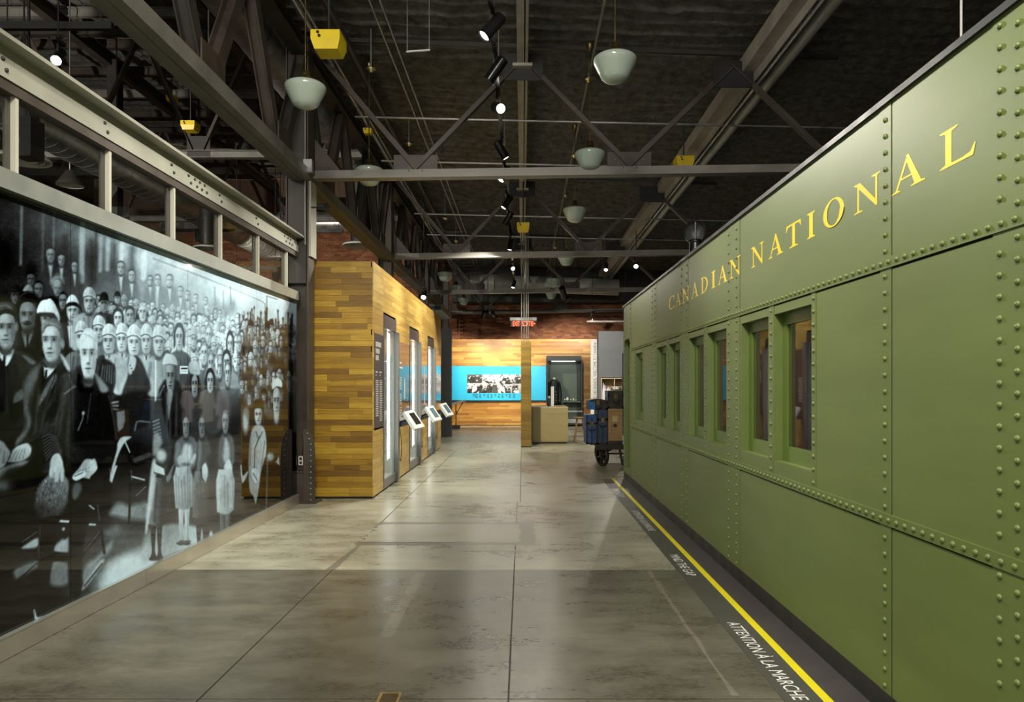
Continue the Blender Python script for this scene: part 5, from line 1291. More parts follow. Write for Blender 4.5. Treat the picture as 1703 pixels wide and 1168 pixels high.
for i, (a, b) in enumerate(wins_p):
    XB = PX1 - .42
    fr = MB()
    fr.box(PX1 - .03, PX1 + .006, a, b, 2.41, 2.605)
    fr.box(PX1 - .03, PX1 + .012, a - .01, a + .03, .15, 2.41).box(PX1 - .03, PX1 + .045, b - .02, b + .11, .03, 2.41).box(PX1 - .03, PX1 + .008, a, b, .03, .16)
    cf = part('case_frame', fr, M['case_grey'], pav)
    part('head_panel', MB().box(PX1 + .006, PX1 + .009, a, b, 2.41, 2.605), M['panel_matt'], cf)
    part('case_lining', MB().box(XB, XB + .01, a, b, .15, 2.42).box(XB, PX1 - .03, a - .012, a, .15, 2.42).box(XB, PX1 - .03, b, b + .012, .15, 2.42).box(XB, PX1 - .03, a, b, .14, .15).box(XB, PX1 - .03, a, b, 2.41, 2.42), M['case_white'], pav)
    part('case_glass', MB().box(PX1 - .012, PX1 - .006, a + .03, b - .02, .16, 2.41), M['pane'], pav)
    lt_ = part('light_tube', MB().box(PX1 - .06, PX1 - .035, b - .42, b - .35, .42, 2.37), M['tube'], pav)
    part('tube_fixture', MB().box(PX1 - .085, PX1 - .060, b - .45, b - .32, .38, 2.41), M['white'], pav)

# things shown in the windows
def mannequin(x, y, z, name, label, cols, h=1.0):
    t = thing(name, label, 'costume', (x, y, z))
    part('stand', MB().cyl((x, y, z), (x, y, z + .02), .12, n=16).cyl((x, y, z), (x, y, z + .45 * h), .015, n=8), M['black'], t)
    part('skirt', MB().lathe((x, y, z + .25 * h), [(.001, 0), (.19 * h, .0), (.17 * h, .15 * h), (.11 * h, .35 * h), (.085 * h, .44 * h)], 18), cols[1], t)
    part('bodice', MB().lathe((x, y, z + .66 * h), [(.085 * h, 0), (.11 * h, .12 * h), (.13 * h, .26 * h), (.09 * h, .36 * h), (.04 * h, .40 * h)], 18)
         .cyl((x, y - .12 * h, z + .98 * h), (x + .03, y - .19 * h, z + .66 * h), .042 * h, .032 * h, 10).cyl((x, y + .12 * h, z + .98 * h), (x + .03, y + .19 * h, z + .66 * h), .042 * h, .032 * h, 10), cols[0], t)
    part('head_form', MB().lathe((x, y, z + 1.05 * h), [(.03 * h, 0), (.035 * h, .05 * h), (.07 * h, .10 * h), (.08 * h, .17 * h), (.06 * h, .24 * h), (.001, .27 * h)], 16), cols[2], t)
M['cloth_blue'] = mat('blue cloth', (0.06, 0.22, 0.36), 0.8, 0, 0.15)
M['cloth_pink'] = mat('pink cloth', (0.58, 0.32, 0.33), 0.8, 0, 0.1)
M['dark_hair'] = mat('dark wool', (0.02, 0.018, 0.018), 0.8, 0, 0.2)
mannequin(-2.27, 13.45, .15, 'costume_figure', 'blue and pink costume on a stand in the middle display window', (M['cloth_blue'], M['cloth_pink'], M['dark_hair']))
for i, (y, z, lab) in enumerate(((10.78, .72, 'small white card on a stand low in the first display window'), (13.2, .75, 'small white card on a stand low in the middle display window'), (15.75, .72, 'small white card on a stand low in the last display window'))):
    t = thing('caption_card', lab, 'card', (-2.2, y, .15))
    part('post', MB().cyl((-2.2, y, .15), (-2.2, y, z), .012, n=8), M['case_grey'], t)
    part('card', MB().obox((-2.2, y - .07, z), (-2.2, y + .07, z), .012, .16), M['white'], t)
for i, (y, lab) in enumerate(((10.95, 'folded grey garment at the bottom of the first display window'), (16.2, 'folded grey garment at the bottom of the last display window'))):
    solo('folded_garment', MB().lathe((-2.26, y, .15), [(.001, 0), (.14, 0), (.15, .03), (.12, .07), (.001, .09)], 14), M['galv'], lab, 'garment', at=(-2.26, y, .15))

# three angled touch-screen readers on arms
M['reader'] = mat('pale reader housing', (0.62, 0.63, 0.60), 0.35, 0, 0.03)
M['screen'] = mat('dark glass screen', (0.03, 0.026, 0.024), 0.05, 0, 0.05, spec=.7)
M['screen_lit'] = mat('pale glass screen', (0.10, 0.16, 0.18), 0.04, 0, 0.05, spec=.9)
def reader(y, label, m):
    t = thing('reader_stand', label, 'touch screen', (PX1 + .2, y, .95))
    c = Vector((PX1 + .27, y, .99)); n = Vector((.60, -.50, .62)).normalized(); u = Vector((0.57, -.28, -.80)); u = (u - n * u.dot(n)).normalized(); v = n.cross(u)
    def slab(cu, cv, hu, hv, a, b):
        o = c + u * cu + v * cv
        mb = MB(); mb.prism([o + u * (s * hu) + v * (q * hv) + n * a for s, q in ((-1, -1), (1, -1), (1, 1), (-1, 1))], tuple(n * (b - a))); return mb
    part('housing', slab(0, 0, .175, .115, -.03, .03), M['reader'], t)
    part('screen', slab(-.01, .02, .115, .060, .03, .033), m, t)
    part('arm', MB().obox((PX1 + .0, y + .03, .90), tuple(c - n * .03), .05, .07).box(PX1 + .001, PX1 + .03, y - .04, y + .10, .78, 1.0), M['black'], t)
    part('cable', MB().tube([(PX1 + .05, y + .03, .86), (PX1 + .06, y + .1, .55), (PX1 + .055, y + .05, .32), (PX1 + .03, y - .05, .42), (PX1 + .02, y - .12, .8)], .005, 6), M['black'], t)
reader(11.75, 'pale angled reader with a dark screen beside the first display window', M['screen'])
reader(14.3, 'pale angled reader beside the middle display window', M['screen_lit'])
reader(16.75, 'pale angled reader beside the last display window', M['screen_lit'])

# ================================================================== far end
M['slate'] = mat('dark slate paint', (0.024, 0.028, 0.032), 0.5, 0, 0.08)
M['wallgrey'] = mat('grey wall paint', (0.13, 0.135, 0.145), 0.6, 0, 0.06)
M['blue'] = mat('sky blue panel', (0.025, 0.42, 0.70), 0.4, 0, 0.03)
solo('partition_panel', MB().box(X(734, 21.9), X(750.5, 21.9), 21.9, 22.15, 0, Z(547, 21.9)), M['slate'], 'tall narrow slate-grey partition at the far end of the oak pavilion', 'partition', at=(-2.3, 22, 0))
YW = 28.2
ow = thing('wall_end', 'oak-boarded end wall below the brick with a blue band', 'wall', (0, YW, 0), kind='structure')
part('backing', MB().box(-7.5, 4.2, YW + .02, YW + .2, 0, 3.37), M['black'], ow)
bd = MB(); rw = random.Random(5); z = .02
while z < 3.36:
    x = -7.5 - rw.uniform(0, 1)
    while x < 4.2:
        L = rw.uniform(.6, 1.6); d = rw.uniform(0, .004)
        bd.box(max(-7.5, x), min(4.2, x + L - .003), YW - d, YW + .02, z, min(z + .076, 3.38))
        x += L
    z += .078
part('oak_boards', bd, M['oak_wall'], ow, kind='stuff')
bp = thing('blue_panel', 'long sky-blue wall panel carrying a strip of black and white photographs', 'wall panel', (-1.2, YW, .99))
BX0, BX1, BZ0, BZ1 = -4.6, X(908, YW), Z(666, YW), Z(609, YW)
part('board', MB().box(BX0, BX1, YW - .03, YW - .006, BZ0, BZ1), M['blue'], bp)
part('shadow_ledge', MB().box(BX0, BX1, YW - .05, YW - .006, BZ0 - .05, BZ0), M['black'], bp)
# photo strip: two rows of pictures, painted per vertex
def photo_strip(x0, x1, z0, z1, y):
    n, m = 150, 60
    gx, gz = np.meshgrid(np.linspace(0, 100, n), np.linspace(0, 32, m))
    py = 32 - gz
    c = Canvas(gx, py, np.full(gx.shape, .66)); r = random.Random(9)
    cells = [(0, 24, 0, 15), (24, 52, 0, 15), (52, 76, 0, 17), (76, 100, 0, 16), (0, 25, 15, 32), (25, 53, 15, 32), (53, 70, 17, 32), (70, 100, 16, 32)]
    for i, (a, b, p, q) in enumerate(cells):
        bg = r.choice((.72, .8, .62, .86)) if i not in (0,) else .3
        c.poly([(a, p), (b, p), (b, q), (a, q)], bg, 1, .3, False, grad=(r.uniform(-.1, .1), r.uniform(-.12, .12)))
        for k in range(11):
            x, y_ = r.uniform(a + 2, b - 2), r.uniform(p + 3, q - 1); s = r.uniform(1.4, 3.4)
            t = r.choice((.05, .08, .12, .16, .9, .24))
            c.poly([(x - s * 1.3, q if r.random() < .6 else y_ + 4), (x - s, y_), (x, y_ - s * .6), (x + s, y_), (x + s * 1.3, q if r.random() < .6 else y_ + 4)], t, .92, .6)
            c.ell(x, y_ - s * .9, s * .45, s * .62, r.choice((.85, .7, .92)), .95, .25); c.ell(x, y_ - s * 1.3, s * .5, s * .3, .07, .85, .3)
        for k in range(5): 
            x, y_ = r.uniform(a, b), r.uniform(p, q); c.line([(x, y_), (x + r.uniform(-5, 5), y_ + r.uniform(-1.5, 1.5))], r.uniform(.6, 1.6), r.choice((.08, .2, .9)), .8, .4)
    t = np.clip(c.t, .03, 1) ** 2.2
    colr = np.concatenate([t[..., None] * np.array([.86, .88, .92]), np.ones(t.shape + (1,))], -1).astype(np.float32)
    mb = MB(); mb.v = [(x0 + (x1 - x0) * a / 100, y, z0 + (z1 - z0) * b / 32) for a, b in zip(gx.ravel().tolist(), gz.ravel().tolist())]
    mb.f = [(j * n + i, j * n + i + 1, (j + 1) * n + i + 1, (j + 1) * n + i) for j in range(m - 1) for i in range(n - 1)]; mb.sm = [False] * len(mb.f)
    return mb, colr
M['print'] = print_mat('photo print', 0.5)
mb, colr = photo_strip(X(777, YW), X(882, YW), Z(654, YW), Z(623, YW), YW - .034)
po = part('photo_strip', mb, M['print'], bp, label='two rows of black and white photographs')
po.data.color_attributes.new('print', 'FLOAT_COLOR', 'POINT').data.foreach_set('color', colr.ravel())
tx = MB(); rt = random.Random(3)
for k, px in enumerate((786, 790, 797, 804, 810, 816, 822, 828, 834, 841, 846, 853)):
    for q in range(3 if k % 3 else 2):
        x = X(px, YW); z = Z(656.5 + q * 2.2, YW)
        tx.quad((x, YW - .034, z - .012), (x + (.10 if k < 2 else .07) + rt.uniform(0, .03), YW - .034, z - .012), (x + (.10 if k < 2 else .07), YW - .034, z + .012), (x, YW - .034, z + .012))
part('captions', tx, M['slate'], bp, kind='stuff')

# display case with the uniform jacket, at the far wall
dc = thing('display_case', 'dark upright glass case set in the oak end wall', 'display case', (1.6, YW, 0))
cx0, cx1, cz1 = X(908.5, YW), X(966.5, YW), Z(592, YW)
part('case_frame', frame(MB(), cx0, cx1, 0.0, cz1, .17, YW - .06, YW + .0), M['slate'], dc)
M['case_back'] = mat('grey-green case back', (0.115, 0.135, 0.125), 0.5, 0, 0.05)
part('case_back', MB().box(cx0 + .12, cx1 - .12, YW - .004, YW - .001, .1, cz1 - .12), M['case_back'], dc)
part('case_glass', MB().box(cx0 + .02, cx1 - .05, YW - .62, YW - .615, .1, cz1 - .2), M['pane'], dc)
part('side_post', MB().box(cx0 + .0, cx0 + .03, YW - .62, YW - .06, 0, cz1 - .2).box(cx1 - .04, cx1, YW - .62, YW - .06, 0, cz1 - .2).box(cx0, cx1, YW - .62, YW - .06, cz1 - .21, cz1 - .18), M['slate'], dc)
part('lamp_bar', MB().box(cx0 + .2, cx1 - .25, YW - .25, YW - .2, cz1 - .235, cz1 - .215), emit('case lamp', (1, 1, .95), 3.0), dc)
sh_z = Z(668, 27.9)
part('shelf', MB().box(X(937, 27.9), cx1 - .06, YW - .5, YW - .05, sh_z - .02, sh_z), M['galv'], dc)
part('lower_rail', MB().box(cx0, cx1, YW - .63, YW - .6, .55, .60).box(cx0, cx1, YW - .63, YW - .6, .12, .28), M['galv'], dc)
part('floor_plate', MB().box(cx0, cx1, YW - .62, YW - .06, .06, .1), M['slate'], dc)
M['navy'] = mat('dark navy wool', (0.008, 0.009, 0.014), 0.8, 0, 0.2)
ux, uy = X(921.5, 27.9), 27.9
uj = thing('naval_jacket', 'dark double-breasted uniform jacket on a white bust in the end case', 'jacket', (ux, uy, .1))
part('stand', MB().cyl((ux, uy, .1), (ux, uy, 1.0), .03, n=10), M['black'], uj)
jp = [(.001, 0), (.20, 0), (.19, .25), (.165, .5), (.20, .78), (.19, .92), (.11, 1.02), (.05, 1.05)]
part('body', MB().lathe((ux, uy, Z(676, uy)), jp, 20), M['navy'], uj)
for s_ in (-1, 1): part('sleeve', MB().tube([(ux + s_ * .17, uy, Z(676, uy) + .93), (ux + s_ * .235, uy - .02, Z(676, uy) + .5), (ux + s_ * .23, uy - .05, Z(676, uy) + .16)], .065, 10), M['navy'], uj)
part('white_bust', MB().lathe((ux, uy, Z(636, uy)), [(.10, -.06), (.085, 0), (.06, .06), (.065, .12), (.055, .17), (.001, .20)], 16), M['white'], uj)
bt = MB()
for s_ in (-1, 1):
    for k in range(4): bt.lathe((ux + .06 * s_ + .02, uy - .19, Z(652, uy) - .11 * k), [(.016, 0), (.012, .008), (.0005, .01)], 8, (0, -1, 0))
part('button', bt, M['brass_bright'], uj, kind='stuff')
for k, (px, r_, h_, lab) in enumerate(((939.5, .035, .11, 'small pale exhibit first on the case shelf'), (944, .06, .16, 'widest pale exhibit on the case shelf'), (949.5, .045, .10, 'round pale exhibit in the middle of the case shelf'),
                                     (954, .04, .13, 'bright upright exhibit on the case shelf'), (958.5, .03, .08, 'smallest pale exhibit last on the case shelf'))):
    x = X(px, 27.9)
    t = thing('shelf_exhibit', lab, 'exhibit', (x, 27.9, sh_z))
    part('foot', MB().cyl((x, 27.9, sh_z), (x, 27.9, sh_z + .015), r_ * .7, n=12), M['black'], t)
    part('body', MB().lathe((x, 27.9, sh_z + .015), [(.001, 0), (r_ * .5, .01), (r_, h_ * .35), (r_ * .8, h_ * .7), (r_ * .3, h_ * .9), (.001, h_)], 14), M['white'] if k % 2 else M['galv'], t)

# hanging oak blade wall in the middle, with its ceiling rods
bw = thing('oak_fin', 'tall narrow oak fin wall hung on thin rods beside the counter', 'partition', (.08, 18.2, 0))
fx0, fx1, fz1 = X(866.5, 18.2), X(883.5, 18.2), Z(568, 18.2)
part('core', MB().box(fx0 + .005, fx1 - .005, 18.21, 19.35, .03, fz1 - .01), M['black'], bw)
fm = MB(); z = .03
rf = random.Random(2)
while z < fz1 - .01:
    d = rf.uniform(0, .003); z1 = min(z + .076, fz1)
    fm.box(fx0, fx1, 18.2 - d, 18.22, z, z1)
    y = 18.22
    while y < 19.36:
        L = rf.uniform(.4, .8); y2 = min(19.36, y + L)
        fm.box(fx0 - d, fx0 + .01, y, y2 - .002, z, z1).box(fx1 - .01, fx1 + d, y, y2 - .002, z, z1); y = y2
    z += .078
part('oak_boards', fm, M['oak_post'], bw, kind='stuff')
part('base_rail', MB().box(fx0, fx1, 18.2, 19.36, 0, .03), M['black'], bw)
for px in (867.5, 871.5, 875.5, 878.5):
    part('hanging_rod', MB().cyl((X(px, 18.3), 18.3, fz1 - .01), (X(px, 18.3), 18.3, 5.8), .012, n=6), M['steel_grey'], bw)

# counter and things on it
M['veneer'] = wood('pale veneer', [(0, (0.42, 0.34, 0.14)), (1, (0.45, 0.37, 0.16))], 0, grain=.15)
M['veneer_top'] = wood('pale veneer top', [(0, (0.58, 0.49, 0.29)), (1, (0.60, 0.51, 0.31))], 0, grain=.12)
kx0, kx1, kz = X(883.8, 19.4), X(945, 19.4), Z(677, 19.4)
kt = thing('counter', 'pale veneered reception counter beside the oak fin', 'counter', ((kx0 + kx1) / 2, 20, 0))
part('body', MB().box(kx0 + .004, kx1 - .01, 19.42, 20.9, .03, kz - .03), M['veneer'], kt)
part('front_panel', MB().box(kx0 + .004, kx1 - .006, 19.402, 19.42, .05, kz - .19).box(kx0 + .004, kx1 - .006, 19.402, 19.42, kz - .186, kz - .03), M['veneer'], kt)
part('worktop', MB().box(kx0 + .002, kx1, 19.4, 20.95, kz - .03, kz), M['veneer_top'], kt)
part('kick', MB().box(kx0 + .02, kx1 - .03, 19.44, 20.88, 0, .05), M['black'], kt)
x = X(913.5, 19.9)
t = thing('bottle', 'dark ribbed flask standing on the counter', 'flask', (x, 19.9, kz))
part('body', MB().lathe((x, 19.9, kz), [(.001, 0), (.055, 0), (.058, .02), (.055, .06), (.058, .08), (.055, .15), (.057, .17), (.05, .22)], 16), M['slate'], t)
part('cap', MB().lathe((x, 19.9, kz + .22), [(.045, 0), (.045, .05), (.03, .065), (.001, .07)], 16), M['galv'], t)
x = X(918.7, 19.75)
t = thing('brochure_stand', 'tall white card stand on the counter in front of the flask', 'card stand', (x, 19.75, kz))
part('column', MB().box(x - .04, x + .04, 19.72, 19.78, kz + .01, kz + .55), M['white'], t)
part('foot', MB().box(x - .06, x + .06, 19.69, 19.81, kz, kz + .012), M['galv'], t)

# stool
sx, sy, sz = X(964.5, 19.75), 19.75, .70
M['stool'] = wood('stool wood', [(0, (0.30, 0.17, 0.05)), (1, (0.36, 0.21, 0.065))], 0)
st_ = thing('wooden_stool', 'round-seated wooden stool beside the reception counter', 'stool', (sx, sy, 0))
part('seat', MB().lathe((sx, sy, sz - .04), [(.001, 0), (.16, 0), (.175, .012), (.175, .03), (.16, .04), (.001, .04)], 24), M['stool'], st_)
ft = []
for k in range(4):
    a = math.pi / 4 + k * math.pi / 2; dx, dy = math.cos(a), math.sin(a)
    ft.append((dx, dy)); part('leg', MB().cyl((sx + dx * .21, sy + dy * .21, 0), (sx + dx * .11, sy + dy * .11, sz - .04), .02, .022, 10), M['stool'], st_)
for k in range(4):
    (ax, ay), (bx, by) = ft[k], ft[(k + 1) % 4]; zz = .24 if k % 2 else .30; q = .21 - .1 * zz / .66
    part('stretcher', MB().cyl((sx + ax * q, sy + ay * q, zz), (sx + bx * q, sy + by * q, zz), .013, n=8), M['stool'], st_)

# white banner with lettering, grey wall with cubby shelves
YN = 25.0
nx0, nx1 = X(982.5, YN), X(995, YN); nz1 = Z(564, YN)
bn = thing('text_banner', 'narrow white upright sign reading WELCOME TO CANADA', 'sign', ((nx0 + nx1) / 2, YN, 0))
part('board', MB().box(nx0, nx1, YN, YN + .06, 0.0, nz1), M['white'], bn)
tx = MB(); text_on(tx, 'AND HIS WORDS, \u2018WELCOME TO CANADA.\u2019', (nx0 + .20, YN - .002, Z(669, YN)), (0, 0, 1), (-1, 0, 0), Z(568, YN) - Z(669, YN), .115)
part('lettering', tx, M['black'], bn, label='black capitals running up the sign')
YG = 24.2
gx0 = X(995.5, YG)
gw = thing('partition_wall', 'plain grey partition wall above the cubby shelves', 'partition', (gx0 + 1, YG, 0))
part('panel', MB().box(gx0, 6.0, YG + .45, YG + .55, 0, Z(551, YG)).box(gx0, gx0 + .09, YG, YG + .45, 0, Z(551, YG)).box(gx0 + .09, 6.0, YG, YG + .45, Z(628, YG), Z(551, YG)), M['wallgrey'], gw)
cb = thing('cubby_shelf', 'tan cubby shelves under the grey partition', 'shelf', (gx0 + 1, YG, 0))
M['ply'] = wood('pale plywood edge', [(0, (0.55, 0.42, 0.22)), (1, (0.58, 0.45, 0.25))], 0, grain=.1)
M['cubby'] = mat('tan cubby back', (0.24, 0.155, 0.06), 0.6, 0, 0.1)
c0, cz = gx0 + .09, Z(629, YG)
part('back', MB().box(c0, 5.8, YG + .36, YG + .44, 0, cz), M['cubby'], cb)
dv = MB().box(c0, 5.8, YG, YG + .36, cz - .025, cz)
for zz in (1.02, .52, .02): dv.box(c0, 5.8, YG, YG + .36, zz, zz + .025)
k = 0
while c0 + k * .44 < 5.8: dv.box(c0 + k * .44, c0 + k * .44 + .022, YG + .001, YG + .36, .02, cz); k += 1
part('divider', dv, M['ply'], cb)
M['linen'] = mat('white lilac linen', (0.66, 0.60, 0.68), 0.85, 0, 0.1, 20)
def crumple(x, y, z, rx, ry, rz, seed):
    r = random.Random(seed); n, m = 14, 7; vs = []
    for j in range(m + 1):
        ph = math.pi / 2 * j / m
        for i in range(n):
            a = 2 * math.pi * i / n; k = 1 + r.uniform(-.16, .16)
            vs.append((x + rx * math.cos(a) * math.cos(ph) * k, y + ry * math.sin(a) * math.cos(ph) * k, z + rz * math.sin(ph) * (1 + r.uniform(-.2, .12))))
    mb = MB(); mb.add(vs, [(j * n + i, j * n + (i + 1) % n, (j + 1) * n + (i + 1) % n, (j + 1) * n + i) for j in range(m) for i in range(n)], True); return mb
for k, (px, dz, rx, rz, lab) in enumerate(((1003.5, 0, .17, .56, 'crumpled white linen heaped in the first cubby'), (1012.5, .0, .15, .44, 'lower heap of lilac-white linen in the first cubby'))):
    x = X(px, YG + .17)
    solo('linen_bundle', crumple(x, YG + .17, 1.045, rx, .14, rz, k), M['linen'], lab, 'linen', at=(x, YG + .17, 1.045))
hx, hz = X(1024.5, YG + .16), 1.045
hb = thing('cap_box', 'dark storage box in the second cubby under the black cap', 'box', (hx, YG + .16, hz))
part('body', MB().box(hx - .15, hx + .15, YG + .03, YG + .3, hz, hz + .36), M['slate'], hb)
part('lid', MB().box(hx - .155, hx + .155, YG + .025, YG + .305, hz + .36, hz + .39), M['black'], hb)
hh = hz + .39
ht = thing('peaked_cap', 'black peaked cap with white band lying in the second cubby', 'cap', (hx, YG + .16, hh))
part('crown', MB().lathe((hx, YG + .16, hh), [(.11, 0), (.115, .05), (.145, .09), (.13, .125), (.001, .14)], 18), M['black'], ht)
part('band', MB().lathe((hx, YG + .16, hh), [(.117, .0), (.121, .05), (.149, .085), (.145, .10)], 18), M['white'], ht)

# luggage cart and trunks just beyond the coach
YC = 13.75
M['iron'] = mat('rusty dark iron', (0.030, 0.022, 0.018), 0.55, 0.3, 0.3, 8)
M['cartwood'] = mat('dark cart timber', (0.035, 0.028, 0.024), 0.6, 0, 0.3, 8)
kc = thing('luggage_cart', 'dark iron-wheeled station cart loaded with trunks', 'cart', (2.0, YC + .5, 0))
part('deck', MB().box(1.42, 3.0, YC + .05, YC + 1.15, .37, .425), M['cartwood'], kc)
part('deck_rail', MB().box(1.40, 3.0, YC + .02, YC + .06, .33, .43), M['iron'], kc); part('deck_rail', MB().box(1.40, 3.0, YC + 1.14, YC + 1.18, .33, .43), M['iron'], kc)
def wheel(cx, cy, r, ang):
    d = Vector((math.cos(ang), math.sin(ang), 0)); c = Vector((cx, cy, r))
    w = part('wheel', MB().lathe(c, [(r - .035, -.03), (r, -.03), (r, .03), (r - .035, .03), (r - .035, -.03)], 28, d).lathe(c, [(.045, -.05), (.045, .05), (.001, .055)], 14, d).lathe(c, [(.001, -.055), (.045, -.05)], 14, d), M['iron'], kc)
    a = d.cross(Vector((0, 0, 1))).normalized(); sp = MB()
    for k in range(6):
        t = k * math.pi / 3 + .3; q = a * math.cos(t) + Vector((0, 0, 1)) * math.sin(t)
        sp.obox(c + q * .04, c + q * (r - .03), .03, .035, tuple(d))
    part('spokes', sp, M['iron'], w)
wheel(1.545, YC + .22, .205, math.radians(25)); wheel(1.60, YC + 1.0, .205, math.radians(25)); wheel(2.75, YC + .22, .205, math.radians(5)); wheel(2.75, YC + 1.0, .205, math.radians(5))
part('axle', MB().cyl((1.5, YC + .2, .205), (1.62, YC + 1.02, .205), .025, n=10).cyl((2.75, YC + .2, .205), (2.75, YC + 1.02, .205), .025, n=10), M['iron'], kc)
part('frame_bar', MB().obox((1.62, YC + .3, .23), (2.75, YC + .3, .23), .03, .03).tube([(1.86, YC + .12, .37), (1.92, YC + .12, .04), (1.98, YC + .12, .03)], .022).tube([(2.0, YC + .12, .37), (1.93, YC + .12, .05)], .022).tube([(1.62, YC + .1, .30), (1.72, YC + .1, .34), (1.86, YC + .12, .37)], .022), M['iron'], kc)
def trunk(x0, x1, y0, y1, z0, z1, name, label, m, ribs=2, dome=False, trim=None, latch='brass'):
    t = thing(name, label, 'trunk', ((x0 + x1) / 2, (y0 + y1) / 2, z0))
    zl = z0 + (z1 - z0) * .72
    part('body', MB().box(x0, x1, y0, y1, z0, zl - .003), m, t)
    if dome:
        n = 8; pts = [(x0, y0, zl), (x1, y0, zl)]
        prof = [(x0 + (x1 - x0) * k / n, y0, zl + (z1 - zl) * (.45 + .55 * math.sin(math.pi * k / n))) for k in range(n + 1)]
        part('lid', MB().prism([(x0, y0, zl), (x1, y0, zl)] + list(reversed(prof)), (0, y1 - y0, 0)), m, t)
    else: part('lid', MB().box(x0 - .004, x1 + .004, y0 - .004, y1 + .004, zl, z1), m, t)
    tr = trim or M['iron']; e_ = .022
    for xa in (x0, x1):
        part('corner_binding', MB().box(xa - .006 if xa == x0 else xa - e_, xa + e_ if xa == x0 else xa + .006, y0 - .006, y0 + e_, z0, z1 - (.06 if dome else 0)), tr, t)
    part('lid_band', MB().box(x0 - .006, x1 + .006, y0 - .006, y0 + .002, zl - .02, zl + .02), tr, t)
    part('base_band', MB().box(x0 - .006, x1 + .006, y0 - .006, y0 + .002, z0, z0 + .03), tr, t)
    for k in range(ribs):
        x = x0 + (x1 - x0) * (k + 1) / (ribs + 1); part('slat', MB().box(x - .012, x + .012, y0 - .012, y0, z0 + .03, z1 - .05), tr, t)
    part('latch', MB().box((x0 + x1) / 2 - .03, (x0 + x1) / 2 + .03, y0 - .018, y0 - .004, zl - .06, zl + .035), M['brass'], t)
    part('handle', MB().tube([((x0 + x1) / 2 - .06, y0 - .01, zl - .10), ((x0 + x1) / 2 - .04, y0 - .035, zl - .13), ((x0 + x1) / 2 + .04, y0 - .035, zl - .13), ((x0 + x1) / 2 + .06, y0 - .01, zl - .10)], .01, 6), M['iron'], t)
    return t
M['trunk_blue'] = mat('worn blue trunk cloth', (0.012, 0.095, 0.30), 0.45, 0, 0.3, 10)
M['trunk_blue2'] = mat('deep blue trunk cloth', (0.016, 0.05, 0.15), 0.5, 0, 0.35, 9)
M['trunk_blue3'] = mat('bright blue trunk cloth', (0.012, 0.16, 0.52), 0.4, 0, 0.3, 9)
M['trunk_black'] = mat('black leather trunk', (0.018, 0.014, 0.014), 0.4, 0, 0.3, 9)
M['crate_tan'] = wood('tan crate wood', [(0, (0.38, 0.24, 0.09)), (1, (0.42, 0.27, 0.10))], 0)
trunk(X(975.5, YC + .1), X(993, YC + .1), YC + .1, YC + .75, .428, Z(691, YC + .1), 'travel_trunk', 'plain royal-blue trunk standing on end at the cart edge', M['trunk_blue'], 1)
trunk(X(994, YC + .1), X(1010.5, YC + .1), YC + .1, YC + .75, .428, Z(682, YC + .1), 'travel_trunk', 'taller dark blue trunk with brown bands beside the tan crate', M['trunk_blue2'], 1)
cx0_, cx1_ = X(1011.5, YC + .08), X(1035, YC + .08); cz0_, cz1_ = .428, Z(680, YC + .08)
ct_ = thing('wooden_crate', 'tan wooden crate with framed front and round hole on the cart', 'crate', ((cx0_ + cx1_) / 2, YC + .4, .428))
part('body', MB().box(cx0_ + .01, cx1_ - .01, YC + .095, YC + .7, cz0_, cz1_ - .01), M['crate_tan'], ct_)
part('front_frame', frame(MB(), cx0_, cx1_, cz0_ + .07, cz1_, .055, YC + .075, YC + .095).box(cx0_, cx1_, YC + .09, YC + .7, cz1_ - .012, cz1_), M['crate_tan'], ct_)
part('skirting', MB().box(cx0_ - .005, cx1_ + .005, YC + .07, YC + .71, cz0_, cz0_ + .07), M['trunk_black'], ct_)
part('round_hole', MB().cyl(((cx0_ + cx1_) / 2, YC + .088, cz0_ + .36), ((cx0_ + cx1_) / 2, YC + .0955, cz0_ + .36), .036, n=18), M['black'], ct_)
part('paper_label', MB().box((cx0_ + cx1_) / 2 - .06, (cx0_ + cx1_) / 2 + .05, YC + .092, YC + .0952, cz0_ + .43, cz0_ + .54), M['ply'], ct_)
trunk(X(979, YC + .2), X(1009.5, YC + .2), YC + .17, YC + .7, Z(682, YC + .1) + .002, Z(663.5, YC + .2), 'travel_trunk', 'blue-ended dome-topped trunk lying across the two blue trunks', M['trunk_black'], 2, True)
part('blue_end', MB().box(X(978.6, YC + .2), X(989, YC + .2), YC + .155, YC + .17, Z(682, YC + .1) + .004, Z(668, YC + .2)), M['trunk_blue3'], bpy.data.objects['travel_trunk.002'], label='bright blue cloth end')
trunk(X(1011, YC + .15), X(1036, YC + .15), YC + .12, YC + .65, cz1_ + .002, Z(650, YC + .15), 'travel_trunk', 'black leather trunk on top of the tan crate', M['trunk_black'], 1)

# small wall shelf with a glass box, left of the blue panel
t = thing('display_ledge', 'slanted pale display ledge on a bracket under the blue panel', 'ledge', (-2.5, 26, .9))
YL = 26.0
part('ledge_top', MB().prism([(X(740, YL), YL, Z(678, YL)), (X(771.5, YL), YL, Z(668.5, YL)), (X(771.5, YL), YL, Z(665.5, YL)), (X(740, YL), YL, Z(673, YL))], (0, .6, 0)), M['white'], t)
part('bracket', MB().obox((X(757, YL), YL + .3, Z(672, YL)), (X(757, YL), YL + .3, .1), .03, .03).obox((X(757, YL), YL + .3, Z(690, YL)), (X(769, YL), YL + .3, Z(669, YL)), .03, .03).box(X(757, YL) - .15, X(757, YL) + .15, YL + .15, YL + .45, 0, .1), M['steel_brown'], t)
t = thing('glass_box', 'small clear box of papers on the slanted display ledge', 'display box', (X(758, YL), YL + .2, .98))
gz = Z(671.2, YL)
part('glass_cover', MB().box(X(754, YL), X(766, YL), YL + .1, YL + .4, gz, gz + .14), M['pane'], t)
